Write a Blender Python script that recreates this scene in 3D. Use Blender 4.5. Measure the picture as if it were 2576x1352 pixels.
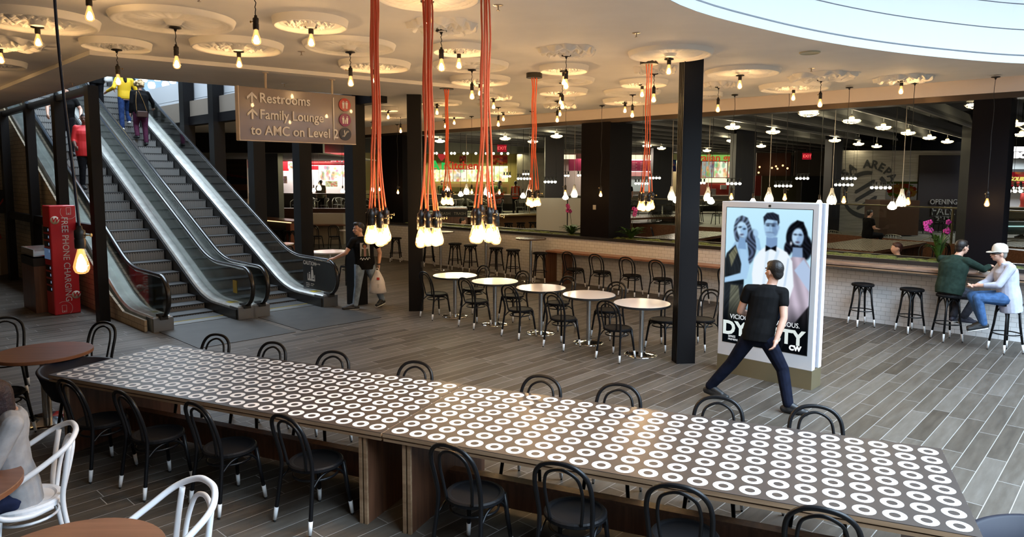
import bpy, bmesh, math, random
import numpy as np
from mathutils import Vector, Matrix, Euler
for o in list(bpy.data.objects): bpy.data.objects.remove(o, do_unlink=True)
SC = bpy.context.scene
COL = SC.collection
PI = math.pi
def R(a): return math.radians(a)
# ------------------------------------------------------------------ camera
CAMZ, PITCH, ROLL, FPX = 2.621, 0.0972, 0.0036, 1755.4
cam = bpy.data.cameras.new('camera'); camo = bpy.data.objects.new('camera', cam); COL.objects.link(camo)
cam.sensor_fit = 'HORIZONTAL'; cam.sensor_width = 36.0; cam.lens = FPX / 2576 * 36.0
cam.shift_y = -(676 - 618.7) / 2576; cam.clip_end = 200
_f = Vector((0, math.cos(PITCH), -math.sin(PITCH))); _u = Vector((0, math.sin(PITCH), math.cos(PITCH))); _r = Vector((1, 0, 0))
_r2 = _r*math.cos(ROLL) + _u*math.sin(ROLL); _u2 = _u*math.cos(ROLL) - _r*math.sin(ROLL)
M = Matrix((( _r2.x, _u2.x, -_f.x, 0), (_r2.y, _u2.y, -_f.y, 0), (_r2.z, _u2.z, -_f.z, CAMZ), (0, 0, 0, 1)))
camo.matrix_world = M
SC.camera = camo
# ------------------------------------------------------------------ view, world, daylight
SC.view_settings.view_transform = 'Standard'; SC.view_settings.look = 'None'
SC.view_settings.exposure = 0.0; SC.view_settings.gamma = 1.0; SC.view_settings.use_curve_mapping = False
try:
    SC.cycles.use_denoising = True
    SC.cycles.max_bounces = 6; SC.cycles.diffuse_bounces = 3; SC.cycles.glossy_bounces = 3
    SC.cycles.transmission_bounces = 4; SC.cycles.transparent_max_bounces = 12
    SC.cycles.caustics_reflective = False; SC.cycles.caustics_refractive = False
    SC.cycles.sample_clamp_indirect = 4.0
    SC.cycles.use_light_tree = True
except Exception: pass
world = bpy.data.worlds.new('world'); SC.world = world; world.use_nodes = True
wb = world.node_tree.nodes['Background']; wb.inputs[0].default_value = (0.62, 0.78, 1.0, 1); wb.inputs[1].default_value = 0.12
BULB = 250.0            # strength of the glowing filament of one bare bulb
SKYW = 44.0            # strength of the daylight in the round skylight (W per m2)
def area(name, loc, rot, size, power, color, shape='DISK', size_y=None, spread=PI):
    l = bpy.data.lights.new(name, 'AREA'); l.shape = shape; l.size = size
    if size_y: l.size_y = size_y
    l.energy = power; l.color = color
    l.spread = spread
    o = bpy.data.objects.new(name, l); COL.objects.link(o); o.location = loc; o.rotation_euler = rot
    return o
SKX, SKY, SKR, ZC = 10.17, -1.5, 11.95, 4.26      # round opening in the cream ceiling
area('daylight_skylight', (9.9, 0.3, 7.6), (0, 0, 0), 15.6, SKYW*PI*7.8**2, (0.64, 0.82, 1.0), spread=R(138))
area('daylight_escalator_well', (-8.2, 18.0, 9.3), (0, 0, R(46)), 5.0, 2300, (0.72, 0.86, 1.0), 'RECTANGLE', 13.0)

# ------------------------------------------------------------------ materials
MATS = {}
def mat(name, col=(.5,.5,.5), rough=.5, metal=0.0, emit=None, es=0.0, spec=.5, noise=0.0, nscale=20, bump=0.0, coat=0.0, alpha=1.0, stretch=(1,1,1), col2=None):
    if name in MATS: return MATS[name]
    m = bpy.data.materials.new(name); m.use_nodes = True; MATS[name] = m
    nt = m.node_tree; b = nt.nodes['Principled BSDF']
    b.inputs['Base Color'].default_value = (*col, 1); b.inputs['Roughness'].default_value = rough; b.inputs['Metallic'].default_value = metal
    b.inputs['Specular IOR Level'].default_value = spec; b.inputs['Coat Weight'].default_value = coat; b.inputs['Alpha'].default_value = alpha
    if emit: b.inputs['Emission Color'].default_value = (*emit, 1); b.inputs['Emission Strength'].default_value = es
    if noise or bump:
        tc = nt.nodes.new('ShaderNodeTexCoord'); mp = nt.nodes.new('ShaderNodeMapping'); mp.inputs['Scale'].default_value = stretch
        nz = nt.nodes.new('ShaderNodeTexNoise'); nz.inputs['Scale'].default_value = nscale; nz.inputs['Detail'].default_value = 5
        nt.links.new(tc.outputs['Object'], mp.inputs[0]); nt.links.new(mp.outputs[0], nz.inputs['Vector'])
        if noise:
            c2 = col2 or tuple(max(0, c*(1-noise)) for c in col); c1 = col if col2 else tuple(min(1, c*(1+noise)) for c in col)
            cr = nt.nodes.new('ShaderNodeValToRGB'); cr.color_ramp.elements[0].position = .35; cr.color_ramp.elements[1].position = .65
            cr.color_ramp.elements[0].color = (*c2, 1); cr.color_ramp.elements[1].color = (*c1, 1)
            nt.links.new(nz.outputs['Fac'], cr.inputs[0]); nt.links.new(cr.outputs[0], b.inputs['Base Color'])
        if bump:
            bp = nt.nodes.new('ShaderNodeBump'); bp.inputs['Strength'].default_value = bump; bp.inputs['Distance'].default_value = .01
            nt.links.new(nz.outputs['Fac'], bp.inputs['Height']); nt.links.new(bp.outputs[0], b.inputs['Normal'])
    return m
def emis(name, col, s):
    if name in MATS: return MATS[name]
    m = bpy.data.materials.new(name); m.use_nodes = True; MATS[name] = m
    nt = m.node_tree; nt.nodes.clear(); o = nt.nodes.new('ShaderNodeOutputMaterial'); e = nt.nodes.new('ShaderNodeEmission')
    e.inputs[0].default_value = (*col, 1); e.inputs[1].default_value = s; nt.links.new(e.outputs[0], o.inputs[0]); return m
def glassy(name, tint=(.9,.95,.93), refl=.08, glow=None, gs=0.0, rough=.02):
    """thin clear pane: mostly see-through with a mirror share (and, for bulbs, a faint glow)"""
    if name in MATS: return MATS[name]
    m = bpy.data.materials.new(name); m.use_nodes = True; MATS[name] = m
    nt = m.node_tree; nt.nodes.clear(); o = nt.nodes.new('ShaderNodeOutputMaterial')
    t = nt.nodes.new('ShaderNodeBsdfTransparent'); t.inputs[0].default_value = (*tint, 1)
    g = nt.nodes.new('ShaderNodeBsdfGlossy'); g.inputs['Roughness'].default_value = rough
    fr = nt.nodes.new('ShaderNodeFresnel'); fr.inputs[0].default_value = 1.45
    ad = nt.nodes.new('ShaderNodeMath'); ad.operation = 'MULTIPLY_ADD'; ad.inputs[1].default_value = .7; ad.inputs[2].default_value = refl*.3
    mx = nt.nodes.new('ShaderNodeMixShader')
    nt.links.new(fr.outputs[0], ad.inputs[0]); nt.links.new(ad.outputs[0], mx.inputs[0]); nt.links.new(t.outputs[0], mx.inputs[1]); nt.links.new(g.outputs[0], mx.inputs[2])
    last = mx
    if glow:
        e = nt.nodes.new('ShaderNodeEmission'); e.inputs[0].default_value = (*glow, 1); e.inputs[1].default_value = gs
        a = nt.nodes.new('ShaderNodeAddShader'); nt.links.new(mx.outputs[0], a.inputs[0]); nt.links.new(e.outputs[0], a.inputs[1]); last = a
    nt.links.new(last.outputs[0], o.inputs[0]); return m
class NT:
    """small node-graph helper"""
    def __init__(s, name):
        s.m = bpy.data.materials.new(name); s.m.use_nodes = True; MATS[name] = s.m; s.t = s.m.node_tree; s.b = s.t.nodes['Principled BSDF']
    def n(s, typ, **k):
        x = s.t.nodes.new(typ)
        for a, v in k.items(): setattr(x, a, v)
        return x
    def l(s, a, b): s.t.links.new(a, b)
    def math(s, op, a, b=None, c=None):
        x = s.n('ShaderNodeMath', operation=op)
        for i, v in enumerate((a, b, c)):
            if v is None: continue
            if isinstance(v, (int, float)): x.inputs[i].default_value = v
            else: s.l(v, x.inputs[i])
        return x.outputs[0]
    def mix(s, f, a, b):
        x = s.n('ShaderNodeMix', data_type='RGBA')
        for i, v in ((0, f), (6, a), (7, b)):
            if isinstance(v, (int, float)): x.inputs[i].default_value = v
            elif isinstance(v, tuple): x.inputs[i].default_value = (*v, 1)
            else: s.l(v, x.inputs[i])
        return x.outputs[2]
    def obj(s, rotz=0.0, scale=(1,1,1), rot=None):
        tc = s.n('ShaderNodeTexCoord'); mp = s.n('ShaderNodeMapping'); mp.inputs['Rotation'].default_value = rot or (0, 0, rotz); mp.inputs['Scale'].default_value = scale
        s.l(tc.outputs['Object'], mp.inputs[0]); return mp.outputs[0]
    def ramp(s, f, *stops):
        r = s.n('ShaderNodeValToRGB'); e = r.color_ramp.elements
        while len(e) < len(stops): e.new(.5)
        for q, (p, c) in zip(e, stops): q.position = p; q.color = (*c, 1)
        s.l(f, r.inputs[0]); return r.outputs[0]
    def noise(s, v, scale, detail=4, rough=.5):
        x = s.n('ShaderNodeTexNoise'); x.inputs['Scale'].default_value = scale; x.inputs['Detail'].default_value = detail; x.inputs['Roughness'].default_value = rough
        if v is not None: s.l(v, x.inputs['Vector'])
        return x.outputs['Fac']
    def bump(s, h, st=.3, d=.01):
        x = s.n('ShaderNodeBump'); x.inputs['Strength'].default_value = st; x.inputs['Distance'].default_value = d
        s.l(h, x.inputs['Height']); s.l(x.outputs[0], s.b.inputs['Normal'])
def plank_mat(name, ang, w, L, cols, grout, gw, rough=.45):
    s = NT(name); v = s.obj(rot=(0, 0, -ang)); sp = s.n('ShaderNodeSeparateXYZ'); s.l(v, sp.inputs[0])
    row = s.math('FLOOR', s.math('DIVIDE', sp.outputs[1], w)); wn = s.n('ShaderNodeTexWhiteNoise', noise_dimensions='1D'); s.l(row, wn.inputs['W'])
    u = s.math('ADD', sp.outputs[0], s.math('MULTIPLY', wn.outputs['Value'], L)); colm = s.math('FLOOR', s.math('DIVIDE', u, L))
    cb = s.n('ShaderNodeCombineXYZ'); s.l(row, cb.inputs[0]); s.l(colm, cb.inputs[1])
    wn2 = s.n('ShaderNodeTexWhiteNoise', noise_dimensions='2D'); s.l(cb.outputs[0], wn2.inputs['Vector'])
    fv = s.math('FRACT', s.math('DIVIDE', sp.outputs[1], w)); fu = s.math('FRACT', s.math('DIVIDE', u, L))
    dv = s.math('MULTIPLY', s.math('MINIMUM', fv, s.math('SUBTRACT', 1.0, fv)), w); du = s.math('MULTIPLY', s.math('MINIMUM', fu, s.math('SUBTRACT', 1.0, fu)), L)
    g = s.math('LESS_THAN', s.math('MINIMUM', dv, du), gw/2)
    # grain: stretched noise, shifted per plank
    c2 = s.n('ShaderNodeCombineXYZ'); s.l(s.math('MULTIPLY_ADD', wn2.outputs['Value'], 37.0, s.math('MULTIPLY', u, .9)), c2.inputs[0]); s.l(s.math('MULTIPLY', sp.outputs[1], 6.0), c2.inputs[1])
    nz = s.noise(c2.outputs[0], 2.2, 6, .62); nz2 = s.noise(v, 1.7, 3)
    f = s.math('ADD', s.math('MULTIPLY', wn2.outputs['Value'], .42), s.math('ADD', s.math('MULTIPLY', nz, .75), s.math('MULTIPLY', nz2, .2)))
    c = s.ramp(s.math('SUBTRACT', f, .28), *cols); s.l(s.mix(g, c, grout), s.b.inputs['Base Color'])
    s.b.inputs['Roughness'].default_value = rough
    s.bump(s.math('ADD', s.math('MULTIPLY', nz, .25), s.math('SUBTRACT', 1.0, g)), .25, .004)
    return s.m
def tile_mat(name, bw, rh, c1, c2, mortar, ms, rough=.12, off=.5):
    s = NT(name); v = s.obj(); sp = s.n('ShaderNodeSeparateXYZ'); s.l(v, sp.inputs[0]); cb = s.n('ShaderNodeCombineXYZ'); s.l(sp.outputs[0], cb.inputs[0]); s.l(sp.outputs[2], cb.inputs[1])
    b = s.n('ShaderNodeTexBrick'); b.offset = off; s.l(cb.outputs[0], b.inputs['Vector']); b.inputs['Scale'].default_value = 1.0
    b.inputs['Brick Width'].default_value = bw; b.inputs['Row Height'].default_value = rh; b.inputs['Mortar Size'].default_value = ms; b.inputs['Mortar Smooth'].default_value = .3
    b.inputs['Color1'].default_value = (*c1, 1); b.inputs['Color2'].default_value = (*c2, 1); b.inputs['Mortar'].default_value = (*mortar, 1); b.inputs['Bias'].default_value = 0
    s.l(b.outputs['Color'], s.b.inputs['Base Color']); s.b.inputs['Roughness'].default_value = rough
    s.bump(s.math('SUBTRACT', 1.0, b.outputs['Fac']), .5, .006); return s.m
def wood_mat(name, dark, light, axis=0, scale=6.0, rough=.42):
    s = NT(name); sc = [18, 18, 18]; sc[axis] = 1.1; v = s.obj(scale=tuple(sc)); nz = s.noise(v, 1.2, 6, .6)
    s.l(s.ramp(nz, (.3, dark), (.7, light)), s.b.inputs['Base Color']); s.b.inputs['Roughness'].default_value = rough; return s.m
BLACKW = mat('black_lacquer', (.005,.005,.006), .36, spec=.26)
SEATM = mat('black_seat', (.006,.006,.007), .55, spec=.15)
WHITEP = mat('white_paint', (.78,.77,.76), .4)
GLIDE = mat('glide', (.02,.02,.02), .6)
STEEL = mat('brushed_steel', (.62,.61,.59), .27, 1.0, noise=.08, nscale=40, stretch=(1,1,.1))
CHROME = mat('polished_steel', (.75,.74,.72), .09, 1.0)
DARKSTEEL = mat('black_steel', (.006,.005,.006), .5, spec=.2)
BRONZE = mat('dark_bronze', (.06,.045,.035), .38, .8)
BLACK = mat('matte_black', (.012,.012,.012), .6)
RUBBER = mat('black_rubber', (.012,.011,.011), .24, spec=.55)
WALNUT = wood_mat('walnut', (.085,.036,.02), (.19,.085,.045), 2)
WALNUTX = wood_mat('walnut_top', (.13,.055,.03), (.23,.105,.06), 0, rough=.3)
PLY = wood_mat('plywood_edge', (.20,.115,.06), (.42,.27,.16), 0)
SKIN = mat('skin_light', (.62,.36,.26), .5, noise=.06, nscale=9)
SKIN2 = mat('skin_tan', (.50,.27,.18), .5, noise=.06, nscale=9)
SKIND = mat('skin_dark', (.12,.06,.04), .5, noise=.06, nscale=9)
HAIRB = mat('hair_black', (.012,.009,.008), .45, bump=.5, nscale=90, noise=.3)
SHOEW = mat('shoe_white', (.75,.74,.72), .5)

# ------------------------------------------------------------------ mesh helpers
def bm_new(): return bmesh.new()
def place(bm, verts, loc=(0,0,0), rotz=0.0):
    c, s = math.cos(rotz), math.sin(rotz)
    for v in verts:
        x, y, z = v.co; v.co = (x*c-y*s+loc[0], x*s+y*c+loc[1], z+loc[2])
def box(bm, c, size, rotz=0.0, mi=0, bev=0.0, tilt=None):
    sx, sy, sz = (s/2 for s in size)
    vs = [bm.verts.new((x*sx, y*sy, z*sz)) for x in (-1,1) for y in (-1,1) for z in (-1,1)]
    fs = [bm.faces.new([vs[i] for i in f]) for f in ((0,1,3,2),(4,6,7,5),(0,4,5,1),(2,3,7,6),(0,2,6,4),(1,5,7,3))]
    for f in fs: f.material_index = mi
    if bev:
        r = bmesh.ops.bevel(bm, geom=list({e for f in fs for e in f.edges}), offset=bev, segments=2, affect='EDGES', profile=.5)
        vs = list({v for f in r['faces'] for v in f.verts} | {v for v in vs if v.is_valid})
        for f in r['faces']: f.material_index = mi
        vs = list({v for v0 in vs for e in v0.link_edges for v in e.verts})
    if tilt is not None:
        for v in vs: v.co = tilt @ v.co
    place(bm, vs, c, rotz); return vs
def spline(pts, n=6, closed=False):
    """Catmull-Rom through pts"""
    P = [Vector(p) for p in pts]; out = []; N = len(P)
    rng = range(N) if closed else range(N-1)
    for i in rng:
        p0 = P[(i-1) % N] if closed or i > 0 else P[0]*2-P[1]; p1 = P[i]; p2 = P[(i+1) % N]
        p3 = P[(i+2) % N] if closed or i+2 < N else P[-1]*2-P[-2]
        for k in range(n):
            t = k/n; out.append(.5*((2*p1)+(p2-p0)*t+(2*p0-5*p1+4*p2-p3)*t*t+(-p0+3*p1-3*p2+p3)*t**3))
    if not closed: out.append(P[-1])
    return out
def tube(bm, pts, r, n=8, closed=False, mi=0, cap=True, flat=None):
    """round bar swept along pts; r a number or a list; flat=(a,b) scales the two cross axes"""
    P = [Vector(p) for p in pts]; N = len(P)
    T = []
    for i in range(N):
        a = P[(i-1) % N] if closed or i > 0 else P[i]; b = P[(i+1) % N] if closed or i < N-1 else P[i]
        d = (b-a); T.append(d.normalized() if d.length > 1e-9 else Vector((0,0,1)))
    up = Vector((0,0,1)) if abs(T[0].z) < .9 else Vector((1,0,0))
    x = T[0].cross(up).normalized(); rings = []
    for i in range(N):
        x = (x - T[i]*x.dot(T[i])); x = x.normalized() if x.length > 1e-6 else T[i].orthogonal().normalized()
        y = T[i].cross(x); rr = r[i] if isinstance(r, (list, tuple)) else r; fa, fb = flat or (1, 1)
        rings.append([bm.verts.new(P[i] + (x*math.cos(2*PI*k/n)*fa + y*math.sin(2*PI*k/n)*fb)*rr) for k in range(n)])
    M = N if closed else N-1
    for i in range(M):
        A, B = rings[i], rings[(i+1) % N]
        for k in range(n):
            f = bm.faces.new((A[k], A[(k+1) % n], B[(k+1) % n], B[k])); f.material_index = mi; f.smooth = True
    if cap and not closed:
        f = bm.faces.new(rings[0][::-1]); f.material_index = mi; f = bm.faces.new(rings[-1]); f.material_index = mi
def lathe(bm, prof, n=24, c=(0,0,0), mi=0, smooth=True, sx=1.0, sy=1.0, rotz=0.0):
    """prof: (radius, z) from one end to the other; radius 0 closes to a point"""
    rings = []
    for (r, z) in prof:
        if r <= 1e-6: rings.append([bm.verts.new((c[0], c[1], c[2]+z))])
        else: rings.append([bm.verts.new((c[0]+r*sx*math.cos(2*PI*k/n+rotz), c[1]+r*sy*math.sin(2*PI*k/n+rotz), c[2]+z)) for k in range(n)])
    for A, B in zip(rings, rings[1:]):
        for k in range(n):
            if len(A) == 1 and len(B) == 1: continue
            if len(A) == 1: vs = (A[0], B[(k+1) % n], B[k])
            elif len(B) == 1: vs = (A[k], A[(k+1) % n], B[0])
            else: vs = (A[k], A[(k+1) % n], B[(k+1) % n], B[k])
            f = bm.faces.new(vs); f.material_index = mi; f.smooth = smooth
def prism(bm, poly, axis_fn, t, mi=0):
    """poly: 2-D outline; axis_fn(u, v, d) -> 3-D; thickness from d=0 to d=t"""
    A = [bm.verts.new(axis_fn(u, v, 0)) for u, v in poly]; B = [bm.verts.new(axis_fn(u, v, t)) for u, v in poly]
    n = len(poly)
    fs = [bm.faces.new(A), bm.faces.new(B[::-1])] + [bm.faces.new((A[i], B[i], B[(i+1) % n], A[(i+1) % n])) for i in range(n)]
    for f in fs: f.material_index = mi
def sphere(bm, c, r, u=12, v=8, mi=0, rot=None):
    r3 = (r, r, r) if isinstance(r, (int, float)) else r
    vs0 = set(bm.verts); res = bmesh.ops.create_uvsphere(bm, u_segments=u, v_segments=v, radius=1.0)
    for w in res['verts']:
        p = Vector((w.co.x*r3[0], w.co.y*r3[1], w.co.z*r3[2]))
        if rot is not None: p = rot @ p
        w.co = p + Vector(c)
    for f in {f for w in res['verts'] for f in w.link_faces}: f.material_index = mi; f.smooth = True
def link_mesh(name, me, mats, parent=None):
    o = bpy.data.objects.new(name, me); COL.objects.link(o)
    for m in (mats if isinstance(mats, (list, tuple)) else [mats]): me.materials.append(m)
    if parent is not None: o.parent = parent
    return o
def obj(name, bm, mats, parent=None, smooth=False, loc=None, rotz=None, fix=True):
    if fix: bmesh.ops.recalc_face_normals(bm, faces=bm.faces)
    me = bpy.data.meshes.new(name); bm.to_mesh(me); bm.free()
    if smooth:
        for p in me.polygons: p.use_smooth = True
    o = link_mesh(name, me, mats, parent)
    if loc is not None: o.location = loc
    if rotz is not None: o.rotation_euler = (0, 0, rotz)
    return o
def tag(o, label, cat, group=None, kind=None):
    if label: o['label'] = label
    if cat: o['category'] = cat
    if group: o['group'] = group
    if kind: o['kind'] = kind
    return o
def reframe(o, loc, rz):
    """give a top-level object its own origin and heading without moving it"""
    M0 = Matrix.Translation(Vector(loc)) @ Matrix.Rotation(rz, 4, 'Z'); Mi = M0.inverted()
    if o.type == 'MESH': o.data.transform(Mi @ o.matrix_basis)
    for c in o.children: c.data.transform(Mi @ o.matrix_basis @ c.matrix_basis) if not c.children and c.location.length == 0 and tuple(c.rotation_euler) == (0, 0, 0) else setattr(c, 'matrix_basis', Mi @ o.matrix_basis @ c.matrix_basis)
    o.location = loc; o.rotation_euler = (0, 0, rz); return o
def thing(name, label, cat, loc=(0,0,0), rotz=0.0, group=None):
    o = bpy.data.objects.new(name, None); COL.objects.link(o); o.location = loc; o.rotation_euler = (0, 0, rotz)
    o.empty_display_size = .1
    return tag(o, label, cat, group)
def struct(name, bm, mats, **k):
    o = obj(name, bm, mats, **k); o['kind'] = 'structure'; return o
KIDS = {}
def dup(root, loc, rotz, label, group=None, scale=None):
    r = root.copy(); COL.objects.link(r); r.location = loc; r.rotation_euler = (0, 0, rotz); r['label'] = label
    if group: r['group'] = group
    if scale: r.scale = scale
    for ch in list(root.children):
        c = ch.copy(); COL.objects.link(c); c.parent = r
        for g in list(ch.children):
            d = g.copy(); COL.objects.link(d); d.parent = c
    return r
class Proto:
    """first use moves the prototype itself, later uses copy it"""
    def __init__(s, root): s.root = root; s.used = False
    def put(s, loc, rotz, label, group=None):
        if not s.used:
            s.used = True; s.root.location = loc; s.root.rotation_euler = (0, 0, rotz); s.root['label'] = label
            if group: s.root['group'] = group
            return s.root
        return dup(s.root, loc, rotz, label, group)
def text_mesh(name, body, size, depth, m, parent=None, loc=(0,0,0), rot=(0,0,0), align='CENTER', shear=0.0, xs=1.0, bold=0.0):
    cu = bpy.data.curves.new(name, 'FONT'); cu.body = body; cu.size = size; cu.extrude = depth/2; cu.align_x = align; cu.align_y = 'CENTER'; cu.shear = shear; cu.offset = bold; cu.resolution_u = 3
    t = bpy.data.objects.new(name, cu); COL.objects.link(t)
    dg = bpy.context.evaluated_depsgraph_get(); me = bpy.data.meshes.new_from_object(t.evaluated_get(dg)); bpy.data.objects.remove(t, do_unlink=True)
    me.materials.clear(); o = link_mesh(name, me, m, parent); o.location = loc; o.rotation_euler = rot; o.scale = (xs, 1, 1); return o
def picture(name, w, h, nx, ny, fn, es, parent=None, emit=True, rough=.5, soft=0):
    """flat printed or lit picture in the local x-z plane facing -y; fn(U,V)->RGB arrays (display values), U to the right 0..1, V up 0..1"""
    U, V = np.meshgrid((np.arange(nx)+.5)/nx, (np.arange(ny)+.5)/ny); rgb = np.clip(fn(U, V), 0, 1).astype(np.float32)
    for _ in range(soft):
        q = np.pad(rgb, ((1,1),(1,1),(0,0)), 'edge'); rgb = (q[:-2,1:-1]+q[2:,1:-1]+q[1:-1,:-2]+q[1:-1,2:]+2*q[1:-1,1:-1])/6
    lin = np.where(rgb <= .04045, rgb/12.92, ((rgb+.055)/1.055)**2.4)
    xs = (np.arange(nx+1)/nx-.5)*w; zs = (np.arange(ny+1)/ny)*h
    X, Z = np.meshgrid(xs, zs); co = np.stack([X, np.zeros_like(X), Z], -1).reshape(-1, 3)
    i = (np.arange(ny)[:, None]*(nx+1)+np.arange(nx)[None, :]).ravel(); F = np.stack([i, i+1, i+nx+2, i+nx+1], -1)
    me = bpy.data.meshes.new(name); me.from_pydata(co.tolist(), [], F.tolist())
    ca = me.color_attributes.new('picture', 'FLOAT_COLOR', 'CORNER'); buf = np.ones((len(F), 4, 4), np.float32); buf[:, :, :3] = lin.reshape(-1, 1, 3); ca.data.foreach_set('color', buf.ravel())
    m = bpy.data.materials.new(name+'_picture'); m.use_nodes = True; nt = m.node_tree
    at = nt.nodes.new('ShaderNodeVertexColor'); at.layer_name = 'picture'
    if emit:
        nt.nodes.clear(); at = nt.nodes.new('ShaderNodeVertexColor'); at.layer_name = 'picture'
        e = nt.nodes.new('ShaderNodeEmission'); e.inputs[1].default_value = es; o_ = nt.nodes.new('ShaderNodeOutputMaterial'); nt.links.new(at.outputs[0], e.inputs[0]); nt.links.new(e.outputs[0], o_.inputs[0])
    else:
        b = nt.nodes['Principled BSDF']; b.inputs['Roughness'].default_value = rough; nt.links.new(at.outputs[0], b.inputs['Base Color'])
    return link_mesh(name, me, m, parent)
def ordn(i):
    return ['first','second','third','fourth','fifth','sixth','seventh','eighth','ninth','tenth','eleventh','twelfth','thirteenth','fourteenth','fifteenth','sixteenth','seventeenth','eighteenth','nineteenth','twentieth','twenty-first','twenty-second','twenty-third','twenty-fourth','twenty-fifth','twenty-sixth','twenty-seventh','twenty-eighth','twenty-ninth','thirtieth'][i]
# building axes: the tiled wall runs along E1 (right and nearer), E2 points right and away from the camera
WA = R(-43.1); E1 = Vector((math.cos(WA), math.sin(WA), 0)); E2 = Vector((-math.sin(WA), math.cos(WA), 0)); W0 = Vector((8.26, 11.05, 0))
def W(s, n=0.0, z=0.0):
    """point s metres along the tiled wall from its right end (towards the left/away), n metres in front of it"""
    p = W0 - E1*s - E2*n; return Vector((p.x, p.y, z))
EA = R(136); ED = Vector((math.cos(EA), math.sin(EA), 0)); EN = Vector((math.cos(R(46)), math.sin(R(46)), 0))   # escalator run / across
# ================================================================== STRUCTURE
FLOORM = plank_mat('plank_floor', R(47.3), .172, 1.2, ((.05, (.030,.024,.018)), (.35, (.068,.056,.044)), (.62, (.106,.092,.077)), (.95, (.17,.155,.14))), (.29,.28,.265), .0065, .5)
FLOORM.node_tree.nodes['Principled BSDF'].inputs['Specular IOR Level'].default_value = .32
CREAM = mat('cream_ceiling', (.74,.70,.66), .75, noise=.03, nscale=2)
GREYC = mat('charcoal_ceiling', (.018,.018,.02), .7)
BAFFM = mat('grey_baffle', (.34,.34,.34), .45)
DRUMM = mat('white_drum', (.72,.73,.75), .6)
SUBWAY = tile_mat('white_subway_tile', .155, .0775, (.76,.75,.74), (.82,.81,.80), (.40,.38,.36), .003)
TANBRICK = tile_mat('tan_brick', .30, .10, (.60,.49,.34), (.70,.58,.42), (.28,.22,.15), .006, .6)
PANELW = mat('white_panel', (.72,.75,.78), .5)
def flat_poly(bm, loops, z, mi=0, up=True):
    """filled polygon with holes"""
    es = []
    for lp in loops:
        vs = [bm.verts.new((p[0], p[1], z)) for p in lp]
        es += [bm.edges.new((vs[i], vs[(i+1) % len(vs)])) for i in range(len(vs))]
    r = bmesh.ops.triangle_fill(bm, edges=es, use_beauty=True, use_dissolve=False)
    for f in r['geom']:
        if isinstance(f, bmesh.types.BMFace):
            f.material_index = mi; f.normal_update()
            if (f.normal.z > 0) != up: f.normal_flip()
def strip(bm, lp, z0, z1, closed=True, mi=0):
    a = [bm.verts.new((p[0], p[1], z0)) for p in lp]; b = [bm.verts.new((p[0], p[1], z1)) for p in lp]; n = len(lp)
    for i in range(n if closed else n-1):
        f = bm.faces.new((a[i], a[(i+1) % n], b[(i+1) % n], b[i])); f.material_index = mi
bm = bm_new(); flat_poly(bm, [[(-27,-15), (27,-15), (27,42), (-27,42)]], 0)
struct('floor', bm, FLOORM, fix=False)
# --- cream ceiling with the round skylight opening and the escalator well
arc = [(SKX+SKR*math.cos(R(a)), SKY+SKR*math.sin(R(a))) for a in range(104, 138, 4)]
rest = [(.80,5.4), (.42,3.8), (.45,1.9), (1.2,-1.2), (3.2,-4.8), (7.0,-7.8), (12.5,-9), (16.8,-8), (19.5,-5), (18.6,-1), (15.6,3.2), (12.2,6.6), (9.6,9.2), (8.4,9.95)]  # unseen rest of the outline, drawn in to keep daylight off the left
sky_loop = [(p.x, p.y) for p in spline([(*p, 0) for p in arc[::2] + rest], 5, True)]
HA = Vector((-6.44,11.29,0)); HB = Vector((-2.76,13.9,0)); HC = HB + ED*13; HD = HA + ED*13.5
well = [HA, HB, HC, HD]
WL, WR = W(19.2), W(-21)
outer = [(-26.5,-14.5), (26,-14.5), (26, WR.y), (WR.x, WR.y), (WL.x, WL.y), (-7.6,26.4), (-26.5,26.4)]
bm = bm_new(); flat_poly(bm, [outer, sky_loop, [(p.x, p.y) for p in well]], ZC, up=False)
struct('ceiling', bm, CREAM, fix=False)
# dropped band round the escalator well, with its lit edge
DA = Vector((-5.52,9.3,0)); DB = Vector((-.36,13.05,0))
dl = [DA, DB, DB + ED*17, DA + ED*19]
bm = bm_new(); flat_poly(bm, [[(p.x, p.y) for p in dl], [(p.x, p.y) for p in well]], 4.2, up=False); strip(bm, dl, 4.2, ZC)
struct('ceiling_drop', bm, CREAM, fix=False)
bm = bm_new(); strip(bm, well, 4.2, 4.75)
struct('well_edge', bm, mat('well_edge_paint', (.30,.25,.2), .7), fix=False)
# --- skylight drum: a lip and white bands with shadow gaps
bm = bm_new(); cc = Vector((9.5, .5)); z = ZC - .004
def off(lp, d): return [((Vector(p)-cc)*(1+d/(Vector(p)-cc).length) + cc)[:] for p in lp]
strip(bm, off(sky_loop, -.012), z, z+.10); strip(bm, off(sky_loop, .05), z+.10, z+.125); z += .125
a_, b_ = off(sky_loop, -.012), off(sky_loop, .05)
def ring_face(bm, A, B, z):
    va = [bm.verts.new((p[0], p[1], z)) for p in A]; vb = [bm.verts.new((p[0], p[1], z)) for p in B]; n = len(A)
    for i in range(n): bm.faces.new((va[i], va[(i+1) % n], vb[(i+1) % n], vb[i]))
ring_face(bm, a_, b_, z-.025)
for k in range(9):
    strip(bm, sky_loop, z, z+.335); ring_face(bm, sky_loop, b_, z); ring_face(bm, sky_loop, b_, z+.335); strip(bm, b_, z+.335, z+.35); z += .35
struct('skylight_drum', bm, DRUMM, fix=False)
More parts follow.
